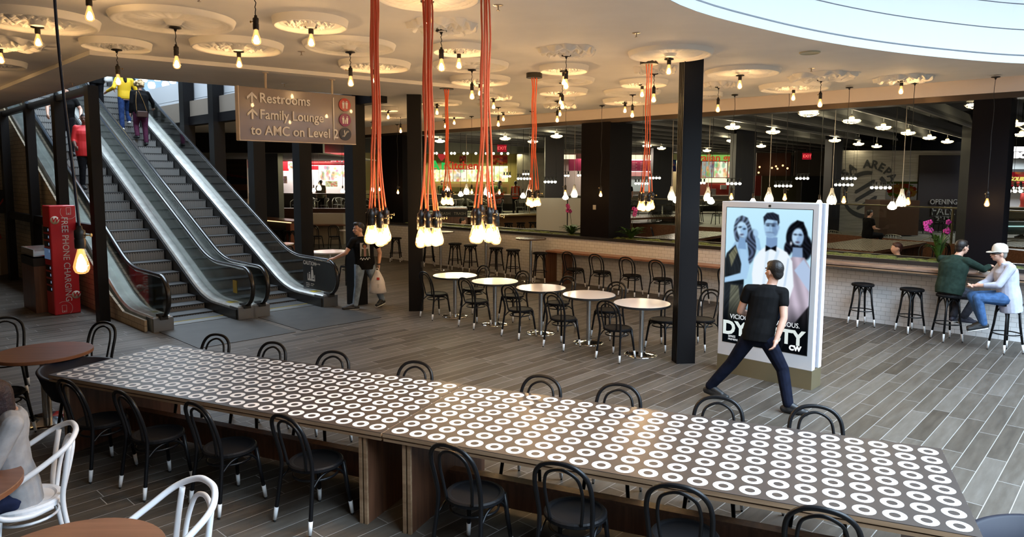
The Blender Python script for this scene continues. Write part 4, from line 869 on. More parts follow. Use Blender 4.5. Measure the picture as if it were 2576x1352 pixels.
def balustrade(t, n, inner, caution=False):
    S = sgrid(.0, .9, 3) + sgrid(1.1, 2.0, 6) + [TOPS]
    # deck: low steel body the glass stands in
    bm = bm_new(); ribbon(bm, [[EP(s,n-.16,dz_(s)-.30 if s > 1.2 else 0), EP(s,n-.16,dz_(s)-.03), EP(s,n-.13,dz_(s)), EP(s,n+.13,dz_(s)), EP(s,n+.16,dz_(s)-.03), EP(s,n+.16,dz_(s)-.30 if s > 1.2 else 0)] for s in S]); obj('deck', bm, DECK, t)
    bm = bm_new(); ribbon(bm, [[EP(s,n+inner*.165,dz_(s)-.42 if s > 1.2 else 0), EP(s,n+inner*.165,dz_(s)-.06), EP(s,n+inner*.185,dz_(s)-.06), EP(s,n+inner*.185,dz_(s)-.42 if s > 1.2 else 0)] for s in S]); obj('skirt_panel', bm, mat('skirt_dark', (.05,.05,.05), .35, .6), t)
    # glass panel with rounded newel
    g = [(.02 + .31*math.cos(R(a)), .60 + .31*math.sin(R(a))) for a in range(240, 89, -15)]
    top = g + [(s, hz(s)-.05) for s in S[1:]]; bot = [(s, dz_(s)-.01) for s in S]
    bm = bm_new(); prism(bm, top + bot[::-1], lambda u, v, d: EP(u, n-.006+d, v), .012); obj('glass_panel', bm, EGLASS, t)
    # handrail: loop round the newel and up the slope
    hp = [(.10,.22), (.0,.245)] + [(.02 + .355*math.cos(R(a)), .605 + .355*math.sin(R(a))) for a in range(255, 89, -12)] + [(s, hz(s)) for s in S[2:]]
    bm = bm_new(); tube(bm, [EP(s,n,z) for s, z in hp], .045, 10, flat=(.95,.62)); obj('handrail', bm, RUBBER, t, fix=False)
    bm = bm_new(); tube(bm, [EP(s,n,z) for s, z in [(.02 + .325*math.cos(R(a)), .605 + .325*math.sin(R(a))) for a in range(255, 89, -12)] + [(s, hz(s)-.032) for s in S[2:]]], .009, 6); obj('handrail_guide', bm, STEEL, t, fix=False)
    bm = bm_new(); box(bm, EP(.12,n,.115), (.36,.32,.23), EA); obj('newel_base', bm, mat('newel_steel', (.26,.26,.26), .35, .9), t); bm = bm_new(); box(bm, EP(.0,n,.245), (.22,.12,.08), EA); obj('handrail_inlet', bm, BLACK, t)
    if not caution: bm = bm_new(); box(bm, EP(.38,n+inner*.012,.56), (.16,.004,.24), EA); obj('glass_sticker', bm, mat('sticker_yellow', (.55,.42,.03), .5), t)
    bm = bm_new(); box(bm, EP(.52,n+inner*.05,.2525), (.20,.09,.003), EA); obj('yellow_sticker', bm, mat('sticker_yellow', (.55,.42,.03), .5), t)
def escalator(n0, n1, lab, caution):
    t = thing('escalator', lab, 'escalator', (0,0,0), 0, 'escalators'); a, b = n0+.19, n1-.19; m = (a+b)/2; w = b-a
    balustrade(t, n0, 1); balustrade(t, n1, -1, caution)
    for k in range(31):
        s = .55 + .404*k; z = 0.0 if k == 0 else (.06 if k == 1 else max(.0, SLP*(s-1.5)+.1)); z = [.0,.03,.13][k] if k < 3 else SLP*(s+.2-1.5)
        bm = bm_new(); box(bm, EP(s+.2, m, z-.10+.02), (.41, w-.01, .20), EA)
        for j in range(22): box(bm, EP(s-.006, a+w*(j+.5)/22, z-.10+.012), (.012, w/44, .17), EA, 1)
        box(bm, EP(s-.004, m, z-.11), (.006, w-.02, .17), EA, 1)
        obj('step', bm, [TREADM, STEPM], t)
    bm = bm_new(); ribbon(bm, [[EP(s,a,dz_(s)-.9), EP(s,b,dz_(s)-.9), EP(s,b,dz_(s)-1.0), EP(s,a,dz_(s)-1.0)] for s in (2.2, TOPS)]); obj('truss_pan', bm, BLACK, t)
    bm = bm_new(); box(bm, EP(.42,m,.006), (.28,w,.012), EA); obj('comb_plate', bm, mat('comb_steel', (.30,.30,.29), .35, .9), t)
    bm = bm_new(); box(bm, EP(.545,m,.014), (.03,w,.006), EA); obj('yellow_line', bm, mat('sticker_yellow', (.55,.42,.03), .5), t)
    return t
e1 = escalator(0, 1.46, 'left escalator of the two, carrying the woman in red', False)
e2 = escalator(1.75, 3.22, 'right escalator of the two, carrying the woman in yellow', True)
# brick cladding under the left side, steel cladding under the right
bm = bm_new(); prism(bm, [(.1,.0), (TOPS,0), (TOPS,dz_(TOPS)-.05), (2.0,dz_(2.0)-.05), (1.2,.2), (.1,.2)], lambda u, v, d: Vector((u, d, v)), .04); o = obj('side_cladding', bm, TANBRICK, e1); o.location = EP(0,-.21,0); o.rotation_euler = (0,0,EA)
bm = bm_new(); prism(bm, [(.1,.0), (TOPS,0), (TOPS,dz_(TOPS)-.05), (2.0,dz_(2.0)-.05), (1.2,.2), (.1,.2)], lambda u, v, d: EP(u, 3.39+d, v), .03); obj('side_cladding', bm, STEEL, e2)
# landing plates
bm = bm_new(); 
for n in (.73, 2.48): box(bm, EP(-.72, n, .004), (1.95, 1.62, .008), EA)
tag(obj('landing_plate', bm, mat('landing_metal', (.045,.043,.040), .55, .3, noise=.15, nscale=3)), 'dark metal landing plates in the floor before the two escalators', 'floor plate')
reframe(tag(bpy.data.objects['landing_plate'], None, None), EP(-.72, 1.6, 0), EA)
# caution panel on the right newel
nn = 3.22 - .014
t = e2
bm = bm_new(); g = [(.02 + .30*math.cos(R(a)), .60 + .30*math.sin(R(a))) for a in range(240, 89, -15)]
prism(bm, g + [(.98,.90),(.98,.26)], lambda u, v, d: EP(u, nn-.004+d, v), .004); cp = obj('caution_panel', bm, mat('panel_black', (.012,.012,.012), .3), e2)
PR = mat('panel_print', (.80,.76,.68), .5)
def cap(body, s, z, size, align='LEFT', m=PR): 
    o = text_mesh('panel_lettering', body, size, .001, m, cp, EP(s, nn-.008, z), (PI/2, 0, EA+PI), align, bold=size*.03); return o
cap('CAUTION', .96, .825, .115); cap('Passengers Only', .56, .835, .042)
bm = bm_new()
def pp(pts): prism(bm, pts, lambda u, v, d: EP(u, nn-.0065+d, v), .001)
pp([(.80,.46),(.50,.46),(.50,.50),(.80,.50)]); pp([(.80,.46),(.775,.46),(.775,.62),(.80,.60)]); pp([(.50,.46),(.525,.46),(.525,.58),(.50,.60)])
pp([(.64,.70),(.58,.70),(.54,.52),(.60,.52),(.60,.48),(.63,.48),(.66,.52)]); pp([(.635,.765),(.595,.765),(.585,.735),(.595,.71),(.635,.71),(.645,.735)]); pp([(.74,.60),(.69,.60),(.68,.48),(.75,.48)]); pp([(.735,.64),(.70,.64),(.70,.61),(.735,.61)])
obj('pictogram', bm, PR, cp)
for i in range(5): cap(['Hold handrail','Attend children','Avoid sides','Stand facing','forward'][i], .86 if i < 3 else .66, .40-.035*(i % 3), .026)

for e_ in (e1, e2): reframe(e_, EP(5, .7 if e_ == e1 else 2.5, 0), EA)
# ================================================================== PEOPLE
def blob(name, prims, m, parent=None, vox=.012, it=3, keep=None):
    """one continuous surface from tapered limbs and ellipsoids (voxel union, then smoothed)"""
    bm = bm_new()
    for p in prims:
        if p[0] == 'c':
            a, b, ra, rb = Vector(p[1]), Vector(p[2]), p[3], p[4]; fl = p[5] if len(p) > 5 else None
            d = (b-a); L = d.length; d = d.normalized() if L > 1e-6 else Vector((0,0,1)); P, Rr = [], []
            for k in range(5): th = -PI/2 + PI/2*k/4; P.append(a + d*(ra*math.sin(th))); Rr.append(max(ra*math.cos(th), .0008))
            for k in range(1, 5): th = PI/2*k/4; P.append(b + d*(rb*math.sin(th))); Rr.append(max(rb*math.cos(th), .0008))
            P.insert(5, b); Rr.insert(5, rb)
            tube(bm, P, Rr, 12, flat=fl)
        elif p[0] == 'l':
            V = [[bm.verts.new(Vector(c) + M_ @ Vector((rx*math.cos(2*PI*k/20), ry*math.sin(2*PI*k/20), 0))) for k in range(20)] for c, rx, ry, M_ in p[1]]
            for A, B in zip(V, V[1:]):
                for k in range(20): bm.faces.new((A[k], A[(k+1) % 20], B[(k+1) % 20], B[k]))
            bm.faces.new(V[0][::-1]); bm.faces.new(V[-1])
        else:
            sphere(bm, p[1], p[2], 14, 10, rot=p[3] if len(p) > 3 else None)
    bmesh.ops.recalc_face_normals(bm, faces=bm.faces)
    me = bpy.data.meshes.new(name); bm.to_mesh(me); bm.free(); o = bpy.data.objects.new(name, me); COL.objects.link(o)
    r = o.modifiers.new('r', 'REMESH'); r.mode = 'VOXEL'; r.voxel_size = vox; r.use_smooth_shade = True
    if it: s_ = o.modifiers.new('s', 'SMOOTH'); s_.factor = .5; s_.iterations = it
    me2 = bpy.data.meshes.new_from_object(o.evaluated_get(bpy.context.evaluated_depsgraph_get())); bpy.data.objects.remove(o, do_unlink=True); bpy.data.meshes.remove(me)
    me2.materials.clear(); me2.name = name
    for q in me2.polygons: q.use_smooth = True
    return link_mesh(name, me2, m, parent)
def lerp(a, b, t): return Vector(a)*(1-t) + Vector(b)*t
def frame(right, up):
    x = Vector(right).normalized(); z = Vector(up); z = (z - x*z.dot(x)).normalized(); y = z.cross(x); return Matrix((x, y, z)).transposed()
STAND = dict(pel=(0,0,.95), chest=(0,0,1.28), neck=(0,-.01,1.49), head=(0,.015,1.63), shL=(-.185,-.01,1.42), shR=(.185,-.01,1.42), elL=(-.235,-.03,1.13), elR=(.235,-.03,1.13), wrL=(-.245,.06,.88), wrR=(.245,.06,.88),
    hipL=(-.09,0,.90), hipR=(.09,0,.90), knL=(-.10,.015,.48), knR=(.10,.015,.48), anL=(-.105,-.02,.09), anR=(.105,-.02,.09), toeL=(-.13,.17,.03), toeR=(.13,.17,.03))
SIT = dict(STAND, pel=(0,0,.10), chest=(0,.02,.42), neck=(0,.02,.64), head=(0,.05,.78), shL=(-.185,.01,.57), shR=(.185,.01,.57), elL=(-.24,.06,.30), elR=(.24,.06,.30), wrL=(-.12,.28,.27), wrR=(.12,.28,.27),
    hipL=(-.09,.02,.06), hipR=(.09,.02,.06), knL=(-.11,.43,.07), knR=(.11,.43,.07), anL=(-.11,.38,-.34), anR=(.11,.38,-.34), toeL=(-.12,.56,-.40), toeR=(.12,.56,-.40))
def person(label, loc, rot, J, top, pants, shoes, hair, skin=SKIN, hd=90.0, sleeve=.55, hem=.10, fat=1.0, vox=.012, hairstyle='short', hands=True, face=False, group=None, tilt=0.0, soles=None, curl=.35, headscale=1.0):
    """hd: compass angle the face looks at, in the figure's own frame (90 = straight ahead)"""
    t = thing('person', label, 'person', loc, rot, group); J = {k: Vector(v) for k, v in J.items()}
    T = frame(J['shR']-J['shL'], J['neck']-J['pel']); P = frame(J['hipR']-J['hipL'], J['chest']-J['pel']); f = fat
    wa = lerp(J['pel'], J['chest'], .45); nk = J['neck']; hdv = Vector((math.cos(R(hd)), math.sin(R(hd)), 0))
    H = Matrix((Vector((hdv.y, -hdv.x, 0)), hdv, Vector((0,0,1)))).transposed() @ Matrix.Rotation(R(tilt), 3, 'X'); hc = J['head']; hs = headscale
    def h(x, y, z): return hc + H @ (Vector((x, y, z))*hs)
    shm = (J['shL']+J['shR'])*.5; upv = (nk-J['chest']).normalized(); spd = (J['chest']-J['pel']).normalized(); sw = (J['shR']-J['shL']).length/2
    def torso(g, hm=.10, w=.150):
        a = P.to_quaternion(); b = T.to_quaternion(); q = lambda t_: a.slerp(b, t_).to_matrix()
        L = [(J['pel']-spd*hm, .150*f+g, .108*f+g, q(0)), (J['pel'], .166*f+g, .116*f+g, q(0)), (lerp(J['pel'],J['chest'],.25), .160*f+g, .112*f+g, q(.2)), (lerp(J['pel'],J['chest'],.5), w*f+g, .104*f+g, q(.4)), (lerp(J['pel'],J['chest'],.78), .158*f+g, .112*f+g, q(.7)),
             (J['chest'], .168*f+g, .116*f+g, q(.9)), (lerp(J['chest'],shm,.55), .165*f+g, .108*f+g, q(1)), (shm-upv*.01, sw*.86+g, .082*f**.5+g, q(1)), (shm+upv*.045, .105+g, .066+g, q(1)), (lerp(shm,nk,.85)+upv*.012, .062+g*.6, .060+g*.6, q(1))]
        return [('l', L)] + [('c', lerp(J['shL'],J['shR'],.04), lerp(J['shL'],J['shR'],.28), .054+g*.7, .060+g*.7), ('c', lerp(J['shR'],J['shL'],.04), lerp(J['shR'],J['shL'],.28), .054+g*.7, .060+g*.7)]
    arm = lambda S, g, a=0.0, b=2.0: None
    pr = torso(0)
    for S in 'LR':
        sh, el, wr, hi, kn, an, toe = (J[k+S] for k in ('sh','el','wr','hip','kn','an','toe'))
        pr += [('c', sh, el, .054*f**.5, .041), ('c', el, lerp(el,wr,.35), .041, .040), ('c', lerp(el,wr,.35), wr, .040, .027)]
        pr += [('c', hi, kn, .084*f, .056), ('c', kn, lerp(kn,an,.35), .055, .057), ('c', lerp(kn,an,.35), an, .057, .038), ('c', an+Vector((0,0,-.02)), lerp(an,toe,.7), .030, .022), ('c', an, lerp(an,toe,.75), .028, .02)]
        d = (wr-el).normalized()
        if 'hd'+S in J: d = J['hd'+S].normalized()
        side = d.cross(Vector((0,0,1))); side = side.normalized() if side.length > .2 else T @ Vector((0,1,0)); side = (T @ Vector((0,1,0)) - d*(T @ Vector((0,1,0))).dot(d)).normalized() if abs(d.z) > .6 else side
        nrm = d.cross(side); pc = wr + d*.052
        if hands:
            pr += [('c', wr, wr+d*.03, .026, .030), ('c', pc-d*.018-side*.018, pc+d*.03-side*.022, .018, .015), ('c', pc-d*.018+side*.018, pc+d*.03+side*.022, .018, .015), ('c', pc-d*.018, pc+d*.03, .019, .016)]
            inward = nrm if (T.inverted() @ nrm).x*(1 if S == 'L' else -1) > 0 else -nrm
            for j, (o_, L) in enumerate(((-.030,.062),(-.010,.072),(.010,.068),(.029,.052))):
                b0_ = pc + d*.034 + side*o_; b1 = b0_ + (d*(1-curl*.5) + inward*curl)*L*.5; b2 = b1 + (d*(1-curl*1.5) + inward*curl*1.7).normalized()*L*.5
                pr += [('c', b0_, b1, .0095, .0085), ('c', b1, b2, .0085, .0072)]
            tb = pc - d*.012 + side*.036; pr += [('c', tb-side*.014, tb+d*.028+side*.012+inward*.010, .0115, .0095), ('c', tb+d*.028+side*.012+inward*.010, tb+d*.052+side*.006+inward*.022, .0095, .008)]
        else: pr += [('e', pc+d*.02, (.035,.035,.05))]
    # neck and head
    pr += [('c', nk-Vector((0,0,.05)), lerp(nk,h(0,-.01,-.06),.9), .056*f**.5, .052), ('e', h(0,-.008,.025), (.077*hs,.097*hs,.100*hs), H), ('e', h(0,.022,-.035), (.062*hs,.072*hs,.078*hs), H), ('e', h(0,.052,-.088), (.030*hs,.026*hs,.020*hs), H)]
    pr += [('c', h(0,.086,.012), h(0,.106,-.026), .011*hs, .014*hs), ('e', h(0,.084,.030), (.048*hs,.014*hs,.010*hs), H), ('e', h(0,.089,-.058), (.024*hs,.010*hs,.010*hs), H)]
    for q in (-1, 1): pr += [('e', h(q*.079,-.008,-.005), (.010*hs,.020*hs,.032*hs), H), ('e', h(q*.042,.062,-.022), (.024*hs,.020*hs,.020*hs), H)]
    body = blob('body', pr, skin, t, vox, 2)
    if face:
        for q in (-1, 1):
            bm = bm_new(); sphere(bm, h(q*.031,.0835,.008), (.013*hs,.008*hs,.007*hs), 10, 8, rot=H); ey = obj('eye', bm, mat('eye_white', (.55,.52,.5), .3), t, fix=False)
            bm = bm_new(); sphere(bm, h(q*.031,.0905,.008), (.006*hs,.003*hs,.006*hs), 8, 6, rot=H); obj('iris', bm, mat('iris_dark', (.02,.012,.008), .2), ey, fix=False)
            bm = bm_new(); tube(bm, [h(q*.014,.098,.032), h(q*.034,.094,.037), h(q*.052,.080,.030)], .0045, 6); obj('eyebrow', bm, hair, t, fix=False)
        bm = bm_new(); tube(bm, [h(-.024,.089,-.058), h(-.01,.100,-.055), h(0,.101,-.057), h(.01,.100,-.055), h(.024,.089,-.058)], .0045, 6); obj('lips', bm, mat('lips', (.36,.13,.11), .5), t, fix=False)
    # clothes
    g = .016
    tp = torso(g, hem+.04, .156)
    for S in 'LR':
        sh, el, wr = J['sh'+S], J['el'+S], J['wr'+S]
        if sleeve <= 1: tp += [('c', sh, lerp(sh,el,sleeve), .064*f**.4, .062)]
        else: tp += [('c', sh, el, .064*f**.4, .055), ('c', el, lerp(el,wr,min(.97,sleeve-1)), .055, .042)]
    blob('shirt', tp, top, t, vox, 3)
    bp = [('e', J['pel']-Vector((0,0,.02)), (.168*f+.004,.120*f+.004,.13), P)]
    for S in 'LR':
        hi, kn, an = J['hip'+S], J['kn'+S], J['an'+S]; bp += [('c', hi, kn, .097*f, .072), ('c', kn, lerp(kn,an,.4), .072, .068), ('c', lerp(kn,an,.4), lerp(kn,an,.98), .068, .059)]
    blob('trousers', bp, pants, t, vox, 3)
    for S in 'LR':
        an, toe = J['an'+S], J['toe'+S]; u = (toe-an); u.z = 0; u.normalize(); dirv = (toe-an).normalized(); heel = an - u*.045 + Vector((0,0,-.055))
        if abs((toe-an).z) > .095: heel = an - dirv*.02 + (Vector((0,0,-1))-dirv*(-dirv.z)).normalized()*.045
        sh_ = blob('shoe', [('c', heel, lerp(heel,toe,.55), .042, .046), ('c', lerp(heel,toe,.45), toe, .047, .036), ('c', an+Vector((0,0,-.045)), an+Vector((0,0,.01)), .046, .047), ('c', an, lerp(an,toe,.7), .046, .036)], shoes, t, max(vox*.8, .007), 2)
        if soles:
            bm = bm_new(); zz = Vector((0,0,-.034)); tube(bm, [heel-u*.02+zz, lerp(heel,toe,.5)+zz, toe+u*.02+zz], [.040,.046,.036], 12, flat=(1,.28)); obj('sole', bm, soles, sh_, fix=False)
    # hair
    if hairstyle == 'short': hp = [('e', h(0,-.018,.042), (.084*hs,.100*hs,.094*hs), H), ('e', h(0,.03,.085), (.062*hs,.055*hs,.040*hs), H), ('e', h(0,-.06,-.01), (.066*hs,.048*hs,.07*hs), H)]
    elif hairstyle == 'quiff': hp = [('e', h(0,-.022,.045), (.081*hs,.094*hs,.088*hs), H), ('e', h(0,.045,.105), (.058*hs,.058*hs,.038*hs), H), ('e', h(0,-.06,.0), (.064*hs,.045*hs,.06*hs), H)]
    elif hairstyle == 'long': hp = [('e', h(0,-.02,.045), (.092*hs,.108*hs,.10*hs), H), ('c', h(0,-.06,.02), h(0,-.09,-.24), .10*hs, .085*hs, (1,.6)), ('c', h(-.07,-.02,.02), h(-.08,-.05,-.16), .035, .03), ('c', h(.07,-.02,.02), h(.08,-.05,-.16), .035, .03)]
    elif hairstyle == 'bun': hp = [('e', h(0,-.018,.04), (.086*hs,.102*hs,.096*hs), H), ('e', h(0,-.07,.08), (.05,.045,.045), H)]
    elif hairstyle == 'curly':
        rr = random.Random(len(label)); hp = [('e', h(0,-.025,.03), (.11*hs,.115*hs,.105*hs), H)]
        for k in range(38):
            a, b = rr.uniform(0, 2*PI), rr.uniform(-1.0, 1.2); v_ = Vector((math.cos(a)*math.cos(b), math.sin(a)*math.cos(b), math.sin(b)))
            if v_.y > .55 and v_.z < .45: continue
            hp.append(('e', h(v_.x*.115, v_.y*.115-.025, v_.z*.11+.03), .034))
    else: hp = None
    if hp: blob('hair', hp, hair, t, max(vox*.9, .008), 2)
    return t, h, H
def cl(name, c, r=.85, n=.25): return mat('cloth_'+name, c, r, noise=n, nscale=14, bump=.15, spec=.12)
TEE = cl('black', (.006,.006,.0065)); DENIM = cl('dark_denim', (.005,.007,.017)); LDENIM = mat('light_denim', (.20,.27,.36), .85, noise=.35, nscale=7, bump=.2); BLKP = cl('black_trousers', (.008,.008,.010)); SHOEB = mat('shoe_black', (.012,.012,.013), .5)
# 1. the man striding past the poster, seen from behind
J = dict(pel=(.0,.0,.86), chest=(.07,.03,1.19), neck=(.125,.03,1.415), head=(.17,.045,1.56), shL=(-.09,.11,1.345), shR=(.245,-.05,1.335), elL=(-.15,.20,1.07), elR=(.225,-.15,1.06), wrL=(.08,.36,.98), wrR=(.125,-.22,.83),
    hipL=(-.075,.055,.80), hipR=(.075,-.055,.80), knL=(-.23,.20,.45), knR=(.255,-.10,.46), anL=(-.44,.33,.13), anR=(.275,-.25,.10), toeL=(-.28,.20,.035), toeR=(.44,-.34,.035))
person('man in black t-shirt and dark jeans striding past the lit poster stand', (2.83,7.87,0), 0, J, TEE, DENIM, SHOEB, HAIRB, SKIN, hd=112, sleeve=.42, hem=.06, vox=.0065, face=True, headscale=1.04)
# 2. the man with a white bag
J = dict(STAND, pel=(.0,0,.92), chest=(-.02,-.01,1.25), neck=(-.06,-.02,1.45), head=(-.10,-.035,1.59), shL=(.195,.07,1.385), shR=(-.20,-.10,1.37), elL=(.285,.13,1.10), elR=(-.33,-.16,1.13), wrL=(.27,.06,.86), wrR=(-.585,-.10,1.01),
    hipL=(.085,.05,.87), hipR=(-.085,-.05,.87), knL=(.20,.09,.47), knR=(-.11,-.14,.47), anL=(.30,.22,.14), anR=(-.17,-.14,.09), toeL=(.22,.06,.045), toeR=(-.38,-.24,.035), hdL=(-.02,-.02,-1), hdR=(-1,.0,-.12))
m1, h1, H1 = person('man in printed black t-shirt and ripped jeans walking with a white bag', (-2.95,13.87,0), 0, J, TEE, LDENIM, SHOEB, HAIRB, SKIN, hd=212, sleeve=.5, hem=.09, fat=1.18, vox=.0065, hairstyle='quiff', face=True, soles=SHOEW, headscale=1.05)
def shirt_print(U, V):
    img = np.full(U.shape+(3,), .62); X, Z = U-.5, V
    hairm = ((X+.02)/.27)**2 + ((Z-.80)/.20)**2 < 1; img[hairm] = (.05,.04,.04)
    facem = ((X)/.16)**2 + ((Z-.72)/.15)**2 < 1; img[facem] = (.55,.36,.27)
    jac = (Z < .56) & (np.abs(X) < .42-.15*Z); img[jac] = (.16,.20,.11); sh = (Z < .56) & (np.abs(X) < .13); img[sh] = (.55,.42,.40); img[(np.abs(X-.05) < .05) & (Z > .82) & (Z < .92)] = (.05,.04,.04)
    return img
# printed patch follows the chest's forward direction
T1 = frame(Vector((-.20,-.10,1.37))-Vector((.195,.07,1.385)), Vector((-.06,-.02,1.45))-Vector((0,0,.92)))
o = picture('shirt_print', .19, .27, 40, 56, shirt_print, 1, m1, emit=False, rough=.7)
fw1 = T1 @ Vector((0,1,0))
o.location = Vector((-.02,-.01,1.06)) + fw1*.176; o.rotation_euler = (R(-4), 0, math.atan2(fw1.y, fw1.x)+PI/2)
bm = bm_new(); tube(bm, spline([(-.10,0,0),(-.075,0,.03),(-.055,0,-.02),(-.03,0,.025),(0,0,-.01),(.03,0,.03),(.05,0,-.015),(.075,0,.03),(.10,0,.01)], 5), .005, 6); o2 = obj('shirt_script', bm, SHOEW, m1, fix=False); o2.location = Vector((-.02,-.01,1.005)) + fw1*.178; o2.rotation_euler = o.rotation_euler
bm = bm_new(); tube(bm, [(.27+.036*math.cos(2*PI*k/14),.06+.036*math.sin(2*PI*k/14),.885) for k in range(14)], .012, 6, closed=True); obj('wristwatch', bm, BLACK, m1, fix=False)
t = thing('carrier_bag', 'white plastic carrier bag with red print held by the walking man', 'bag', (-2.69,13.83,.30))
BAGM = mat('bag_white', (.70,.66,.64), .35, noise=.06, nscale=10, bump=.5)
def sack(bm, prof, seed, n=20):
    rr = random.Random(seed); rows = []
    for (rx, ry, z) in prof: rows.append([bm.verts.new((rx*math.cos(2*PI*k/n)*(1+.10*math.sin(k*3.1+z*30)), ry*math.sin(2*PI*k/n)*(1+.10*math.cos(k*2.3+z*22)), z)) for k in range(n)])
    for A, B in zip(rows, rows[1:]):
        for k in range(n): f = bm.faces.new((A[k], A[(k+1) % n], B[(k+1) % n], B[k])); f.smooth = True
    bm.faces.new(rows[0][::-1]); bm.faces.new(rows[-1])
bm = bm_new(); sack(bm, [(.13,.07,0),(.165,.09,.03),(.16,.09,.12),(.145,.085,.22),(.12,.07,.31),(.07,.045,.40),(.035,.028,.47)], 4); obj('bag_body', bm, BAGM, t)
bm = bm_new(); tube(bm, spline([(-.05,0,.40),(-.03,0,.48),(0,-.01,.515),(.03,0,.48),(.055,0,.40)], 5), .012, 7, flat=(1,.5)); obj('handle', bm, BAGM, t, fix=False)
bm = bm_new(); box(bm, (.03,-.081,.31), (.055,.01,.05)); box(bm, (.03,-.081,.295), (.05,.012,.012)); obj('red_print', bm, mat('print_red', (.5,.05,.03), .5), t)
for i, zz in enumerate((.19,.15)): text_mesh('grey_print', ('FRESH','FOOD')[i] if False else '|||', .05, .002, mat('print_grey', (.3,.3,.3), .5), t, (.03,-.098,zz), (PI/2,0,0))
# 3. man in the green sweater on a stool at the bar (faces the counter)
J = dict(SIT, pel=(0,0,.10), chest=(.02,.07,.41), neck=(.05,.12,.63), head=(.10,.18,.755), shL=(-.165,.15,.55), shR=(.21,.04,.55), elL=(-.10,.36,.42), elR=(.40,.25,.42), wrL=(.02,.56,.42), wrR=(.43,.50,.45), knL=(.02,.40,-.02), knR=(.34,.28,-.03), anL=(.05,.16,-.37), anR=(.20,.10,-.36), toeL=(.10,.33,-.45), toeR=(.34,.24,-.45), hipL=(-.07,.04,.05), hipR=(.09,-.01,.05))
person('man in dark green sweater on a bar stool leaning over the bar counter', (7.10,11.20,.765), R(46-90), J, cl('green_wool', (.018,.034,.026)), cl('grey_trousers', (.045,.047,.06)), mat('shoe_navy', (.03,.03,.05), .5), HAIRB, SKIN, hd=55, sleeve=1.95, hem=.06, fat=1.25, vox=.008, soles=SHOEW, face=True)
# 4. man with the white cap, facing left
J = dict(SIT, pel=(0,0,.10), chest=(.02,.05,.40), neck=(.01,.10,.61), head=(.0,.17,.735), shL=(-.17,.05,.54), shR=(.20,.07,.54), elL=(-.20,.20,.28), elR=(.22,.24,.27), wrL=(-.05,.42,.24), wrR=(.05,.44,.22), knL=(-.14,.44,.06), knR=(.10,.46,.06), anL=(-.12,.34,-.33), anR=(.05,.30,-.34), toeL=(-.12,.52,-.43), toeR=(.02,.49,-.43))
m4, h4, H4 = person('man in white cap, sunglasses and pale blue shirt on a bar stool', (7.54,10.46,.765), R(160-90), J, cl('pale_shirt', (.50,.52,.62), n=.08), cl('blue_jeans', (.05,.11,.24)), SHOEB, mat('hair_grey', (.25,.23,.2), .6), SKIN, hd=98, sleeve=1.62, hem=.20, fat=1.2, vox=.008, soles=SHOEW, face=True)
bm = bm_new(); prof = [(1.02,-.005),(1.03,.03),(.98,.07),(.80,.105),(.45,.125),(0,.13)]
lathe(bm, [(a*.092, z) for a, z in prof], 24, sy=1.14); capo = obj('cap_crown', bm, mat('cap_white', (.66,.60,.52), .8), m4, fix=False); capo.location = h4(0,-.012,.035); capo.rotation_euler = (0,0,R(8))
bm = bm_new(); a = [(.085*math.sin(R(q)), .075*math.cos(R(q))+.02) for q in range(-80, 81, 16)] + [(.085*math.sin(R(q))*1.0, .085*math.cos(R(q))+.085) for q in range(80, -81, -16)]
prism(bm, a, lambda u, v, d: (u, v, d - v*.18), .006); pk = obj('cap_peak', bm, mat('cap_white', (.66,.60,.52), .8), m4); pk.location = h4(0,0,.045); pk.rotation_euler = (0,0,R(8))
bm = bm_new(); tube(bm, [h4(-.082,0,.012), h4(-.07,.075,.012), h4(-.03,.103,.006), h4(0,.106,.012), h4(.03,.103,.006), h4(.07,.075,.012), h4(.082,0,.012)], [.004,.012,.016,.008,.016,.012,.004], 8); obj('sunglasses', bm, BLACK, m4, fix=False)
t = thing('food_tray', 'white paper food tray on the bar between the two seated men', 'food tray', tuple(W(.55,.22,1.092)), R(-30))
bm = bm_new(); ribbon(bm, [[(x,-.06,0),(x,.06,0),(x,.085,.04),(x,-.085,.04)] for x in (-.10,.10)]); obj('tray', bm, SHOEW, t); bm = bm_new()
for k in range(7): sphere(bm, (-.07+.023*k, .02*math.sin(k*2), .042), (.022,.02,.012), 7, 5)
obj('food', bm, mat('food_tan', (.30,.17,.07), .7), t, fix=False)
t = thing('food_tray', 'small white paper plate on the bar in front of the man in green', 'food tray', tuple(W(.95,.25,1.092)), 0)
bm = bm_new(); lathe(bm, [(0,.004),(.075,.004),(.10,.016),(.105,.014),(.08,0),(0,0)], 24); obj('plate', bm, SHOEW, t, fix=False)
t = thing('napkin_holder', 'black napkin holder with white napkins on the bar by the right pillar', 'napkin holder', tuple(W(.28,.13,1.092)), WA)
bm = bm_new(); box(bm, (0,-.05,.08), (.13,.008,.16)); box(bm, (0,.05,.08), (.13,.008,.16)); box(bm, (0,0,.004), (.13,.1,.008)); obj('frame', bm, BLACK, t); bm = bm_new(); box(bm, (0,0,.085), (.12,.08,.16)); obj('napkins', bm, SHOEW, t)
